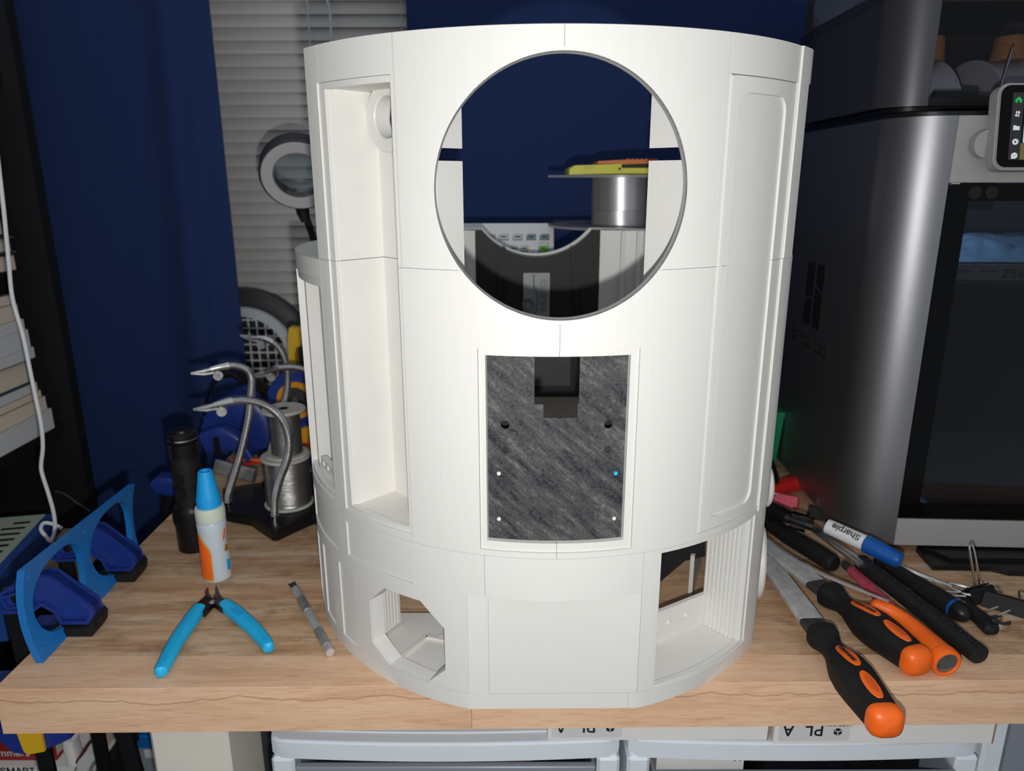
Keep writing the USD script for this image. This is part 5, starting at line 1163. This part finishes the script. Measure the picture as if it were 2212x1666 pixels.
def kpart(nm, poly, z0, z1, mat, par=None, **k):
    m = ext_xy(poly, z0, z1); m.apply_transform(KM); return kd_.part(nm, m, mat, parent=par, **k)
kb_ = kpart('housing', rrect(-.083, .0595, 0.0005, .0895, .006), -.022, 0, WHITE)
KG, KB, KN = M('key_grey', (.52, .55, .55), .5), M('key_blue', (.20, .30, .36), .5), M('key_green', (.18, .55, .05), .5)
for r_, (yy, keys) in enumerate(((.0690, ((-.030, KG), (-.0115, KG), (.0085, KG), (.0275, KB), (.0465, KB))), (.0520, ((-.030, KG), (-.015, KG), (.003, KG), (.018, KG), (.0445, KN))), (.0365, ((-.03, KG), (-.012, KG), (.006, KG), (.024, KG), (.044, KG))))):
    for x, mt in keys:
        wk = .0062 if r_ == 0 else .0048
        if mt is KN: wk = .0060
        kk = kpart('key', Polygon([(x - wk, yy - .0038), (x + wk, yy - .0038), (x + wk, yy + .0040), (x - wk + .003, yy + .0040), (x - wk, yy + .0015)]), 0, .0016, mt, kb_)
        kpart('key_outline', Polygon([(x - wk - .0006, yy - .0044), (x + wk + .0006, yy - .0044), (x + wk + .0006, yy + .0046), (x - wk + .0026, yy + .0046), (x - wk - .0006, yy + .0018)]), 0, .0006, GREYBLK, kb_)
        kpart('key_mark', sbox(x - wk * .6, yy - .0008, x + wk * .6, yy + .0010), .0016, .0018, INK, kb_)
kpart('key_frame', rrect(.0375, .0525, .043, .061, .002).difference(rrect(.0382, .0518, .0437, .0603, .0016)), 0, .0008, KB, kb_)

# ------------------------------------------------------------------ under the bench
def drawer_unit(x0, x1, y, ztop, label, open_=0.0, low=-TZ):
    t = Thing('drawer_tower', label, 'drawer unit', ((x0 + x1) / 2, y + .17, -TZ))
    y1 = y + .34
    def bow(x, k=.006): return y - k * (1 - ((x - (x0 + x1) / 2) / ((x1 - x0) / 2)) ** 2) + k
    xs = np.linspace(x0 + .012, x1 - .012, 17)
    top = Polygon([(x0, y + .022), (x0 + .003, y + .011), *[(x, bow(x)) for x in xs], (x1 - .003, y + .011), (x1, y + .022), (x1, y1), (x0, y1)])
    t.part('top', tm(mani(ext_xy(top.buffer(-.002), ztop - .022, ztop)) + mani(ext_xy(top, ztop - .0185, ztop - .0035))), DRAWER)
    t.part('top_panel', ext_xy(top.buffer(-.014), ztop, ztop + .0012), DRAWER)
    for x in (x0 + .002, x1 - .024): t.part('post', box(x, x + .022, y + .006, y1 - .004, -TZ + .002, ztop - .022, .003), DRAWER)
    hgt = (ztop - .022 + TZ - .03) / 3
    for k in range(3):
        zt = ztop - .0245 - k * hgt; off = open_ if k == 0 else 0.; zl = zt - (.006 if (k or not open_) else .010)
        d0 = t.part('drawer', cat(box(x0 + .026, x1 - .026, y + .008 - off, y + .0105 - off, zt - hgt + .012, zl), box(x0 + .026, x0 + .0285, y + .0105 - off, y1 - .02, zt - hgt + .012, zl), box(x1 - .0285, x1 - .026, y + .0105 - off, y1 - .02, zt - hgt + .012, zl), box(x0 + .0285, x1 - .0285, y + .0105 - off, y1 - .02, zt - hgt + .012, zt - hgt + .015)), FROST, label='frosted drawer')
        t.part('drawer_lip', box(x0 + .0255, x1 - .0255, y + .003 - off, y + .0095 - off, zl - .004, zl + .001, .001), FROST, parent=d0)
        t.part('shelf_bar', box(x0 + .024, x1 - .024, y + .012, y + .03, zt - hgt, zt - hgt + .010), DRAWER)
    return t
drawer_unit(-.2335, .1045, .575, -.1015, 'white drawer tower under the left half of the bench, beside the cream leg')
drawer_unit(.1075, .4485, .575, -.1015, 'white drawer tower under the right half of the bench with a drawer slightly open', .006)
dt3 = drawer_unit(.465, .80, .60, -.060, 'taller white drawer tower at the far right under the bench, holding pink things')
t = Thing('fabric_roll', 'folded pink and white fabric in the far right drawer tower', 'fabric', (.60, .66, -.18))
for i in range(3): t.part('fold', loft([(.520, .645 + i * .006, -.120 - i * .018), (.6, .648, -.118 - i * .018), (.745, .65, -.122 - i * .018)], .012, .0085, p=3), PINK if i % 2 == 0 else WHITE)
for nm, lab, x0, x1, y, zb in (('filament_box', 'white filament carton lettered PLA, lying upside down on the left drawer tower', .0325, .2400, .577, -.1000), ('filament_box', 'white filament carton lettered PLA, lying upside down on the right drawer tower', .2430, .4480, .572, -.1000)):
    t = Thing(nm, lab, 'carton', ((x0 + x1) / 2, y + .1, zb)); zt = zb + .052
    t.part('carton', box(x0, x1, y, y + .205, zb + .0002, zt, .0006), CARD)
    t.part('edge', box(x1 - .0012, x1 + .0003, y - .0002, y + .2, zb + .0004, zt - .001), BROWNCARD)
    lb_ = t.part('label', ext_xz(rrect(x0 + .004, x0 + .070, zb + .004, zb + .05, .003), y - .0007, y), M('label_white' + ('b' if x0 > .1 else ''), (.66, .66, .65), .45))
    zo = zb + .0155
    for ch, xx in (('P', .0405), ('L', .0315), ('A', .0125)): t.part('lettering', text(ch, .0105, (-1, 0, 0), (0, 0, -1), (x0 + xx, y - .0009, zo), .0003, True), INK, parent=lb_)
    t.part('lettering', text('HATCHBOX', .0032, (-1, 0, 0), (0, 0, -1), (x0 + .0585, y - .0009, zb + .0225), .0003, True), INK, parent=lb_)
    hx = Polygon([(x0 + .0585 + .0042 * math.sin(k * math.pi / 3), zb + .0145 + .0042 * math.cos(k * math.pi / 3)) for k in range(6)]); t.part('logo', ext_xz(hx, y - .0011, y - .0006), INK, parent=lb_)
    for k in range(3):
        a = k * 2 * math.pi / 3 + math.pi; p0 = np.array([x0 + .0585, zb + .0145]); p1 = p0 + .0034 * np.array([math.sin(a), math.cos(a)])
        t.part('logo_line', ext_xz(LineString([p0, p1]).buffer(.0004), y - .0013, y - .0010), CARD, parent=lb_)
t = Thing('carton_in_drawer', 'white carton in the slightly open drawer, clipped lettering on its edge', 'carton', (.19, .66, -.19)); t.part('carton', box(.140, .225, .592, .70, -.20, -.1285), CARD)
t.part('lettering', text('BOX', .008, (-1, 0, 0), (0, 0, -1), (.226, .5915, -.1325), .0003, True), INK)
t = Thing('black_case', 'black flat case lying in the slightly open drawer beside the white carton', 'case', (.34, .66, -.19)); t.part('case', box(.247, .400, .594, .75, -.20, -.1300, .004), BLACK)
for nm, lab, x, mt in (('toy_part', 'reddish plastic piece blurred behind the left frosted drawer', -.10, RED), ('toy_part', 'tan plastic piece blurred behind the left frosted drawer', -.01, BROWNCARD)):
    t = Thing(nm, lab, 'plastic part', (x, .63, -.21)); t.part('piece', loft([(x - .02, .62, -.17), (x, .62, -.155), (x + .025, .62, -.165)], [.012, .02, .012], .012, up=(0, 1, 0), p=3), mt)
# left of the leg: tote, books lying on a low shelf
t = Thing('storage_tote', 'grey-blue storage tote at the back under the bench, left of the cream leg', 'tote', (-.53, .98, -TZ))
t.part('tub', cut(box(-.655, -.40, .88, 1.14, -TZ, -.355, .01), box(-.645, -.41, .89, 1.13, -TZ + .01, -.1)), M('tote_grey', (.30, .34, .38), .4, var=.08)); t.part('rim', box(-.658, -.396, .872, .8915, -.368, -.346, .004), M('tote_rim', (.44, .48, .52), .4)); t.part('lid', box(-.658, -.396, .892, 1.145, -.3545, -.347, .002), LOOK + 'tote_rim')
q = [aty(x, y, .835) for x, y in ((283, 1588), (330, 1616))]
t = Thing('blue_tub', 'blue-topped plastic bin with a white tray front, beside the cream leg under the bench', 'bin', ((q[0][0] + q[1][0]) / 2, .85, -TZ)); zt_, zb_ = q[0][2], q[1][2]
t.part('bin', box(q[0][0] + .003, q[1][0], .837, .862, -TZ, zb_), LOOK + 'tote_grey'); t.part('top', box(q[0][0], q[1][0], .835, .864, zb_ + .0001, zt_, .002), BRACKET); t.part('tray', box(q[0][0] + .012, q[1][0], .8345, .8368, zb_ - .014, zb_ - .0005, .0006), WHITE)
t = Thing('low_stand', 'low dark stand under the left end of the bench carrying flat books', 'stand', (-.57, .77, -TZ)); t.part('board', box(-.655, -.505, .70, .832, -.3205, -.3005, .001), BLACK_WOOD)
for x in (-.65, -.53): t.part('leg', box(x, x + .02, .71, .83, -TZ, -.3206), BLACK_WOOD)
t = Thing('book', 'thick white book hand-lettered SMART lying beneath the red one under the bench', 'book', (-.58, .76, -.3003)); t.part('cover', cat(box(-.655, -.520, .722, .830, -.3003, -.2990), box(-.655, -.520, .722, .830, -.2650, -.2636), box(-.655, -.520, .722, .7235, -.2990, -.2650)), CARD); t.part('pages', box(-.655, -.524, .7236, .828, -.2989, -.2651), PAPER)
t.part('lettering', text('SMART TA', .0088, (1, 0, 0), (0, 0, 1), (-.580, .7216, -.2690), .0003, True), INK)
t = Thing('book', 'thick red book with white lettering programmers on its spine, lying under the bench', 'book', (-.60, .77, -.2634)); t.part('cover', cat(box(-.655, -.548, .732, .825, -.2634, -.2618), box(-.655, -.548, .732, .825, -.2300, -.2284), box(-.655, -.548, .732, .7336, -.2618, -.2300)), BOOKRED); t.part('pages', box(-.655, -.551, .7337, .823, -.2617, -.2301), PAPER)
t.part('lettering', text('programmers', .0086, (1, 0, 0), (0, 0, 1), (-.6165, .7316, -.2525), .0003), WHITE); t.part('lettering', box(-.5575, -.5555, .7313, .7318, -.2535, -.249), WHITE)
q = lambda x, y: aty(x, y, .73)
t = Thing('magazine', 'curled magazine with pale pages leaning beside the red book under the bench', 'magazine', (*q(180, 1640)[:2], -.3003)); t.part('pages', loft(spline([q(176, 1670), q(178, 1652), q(188, 1632), q(204, 1614)], 5), [.008] * 5 + [.009] * 6 + [.0085] * 5, .010, up=(0, -1, 0), p=4), PAPERG); t.part('cover', loft(spline([q(166, 1672), q(167, 1654), q(172, 1640)], 5), .0012, .0105, up=(0, -1, 0), p=5), M('olive_cover', (.12, .20, .09), .5))
t = Thing('paper_roll', 'white curled sheet with a maroon edge between the red book and the magazine', 'paper', (*q(150, 1620)[:2], -.3003)); t.part('sheet', loft(spline([q(150, 1586), q(151, 1602), q(156, 1620), q(160, 1640)], 5), .0072, .010, up=(0, -1, 0), p=3), CARD); t.part('edge', loft([q(188, 1606), q(176, 1624), q(164, 1638)], .0022, .0085, up=(0, -1, 0), p=4), COVERS[3])
t = Thing('black_bar', 'slim black clamp bar hanging under the bench just left of the cream leg', 'clamp bar', (-.40, .64, -.35)); t.part('bar', loft([(-.412, .64, -.046), (-.386, .64, -.36)], .0085, .004, up=(0, -1, 0), p=8), BLACK)
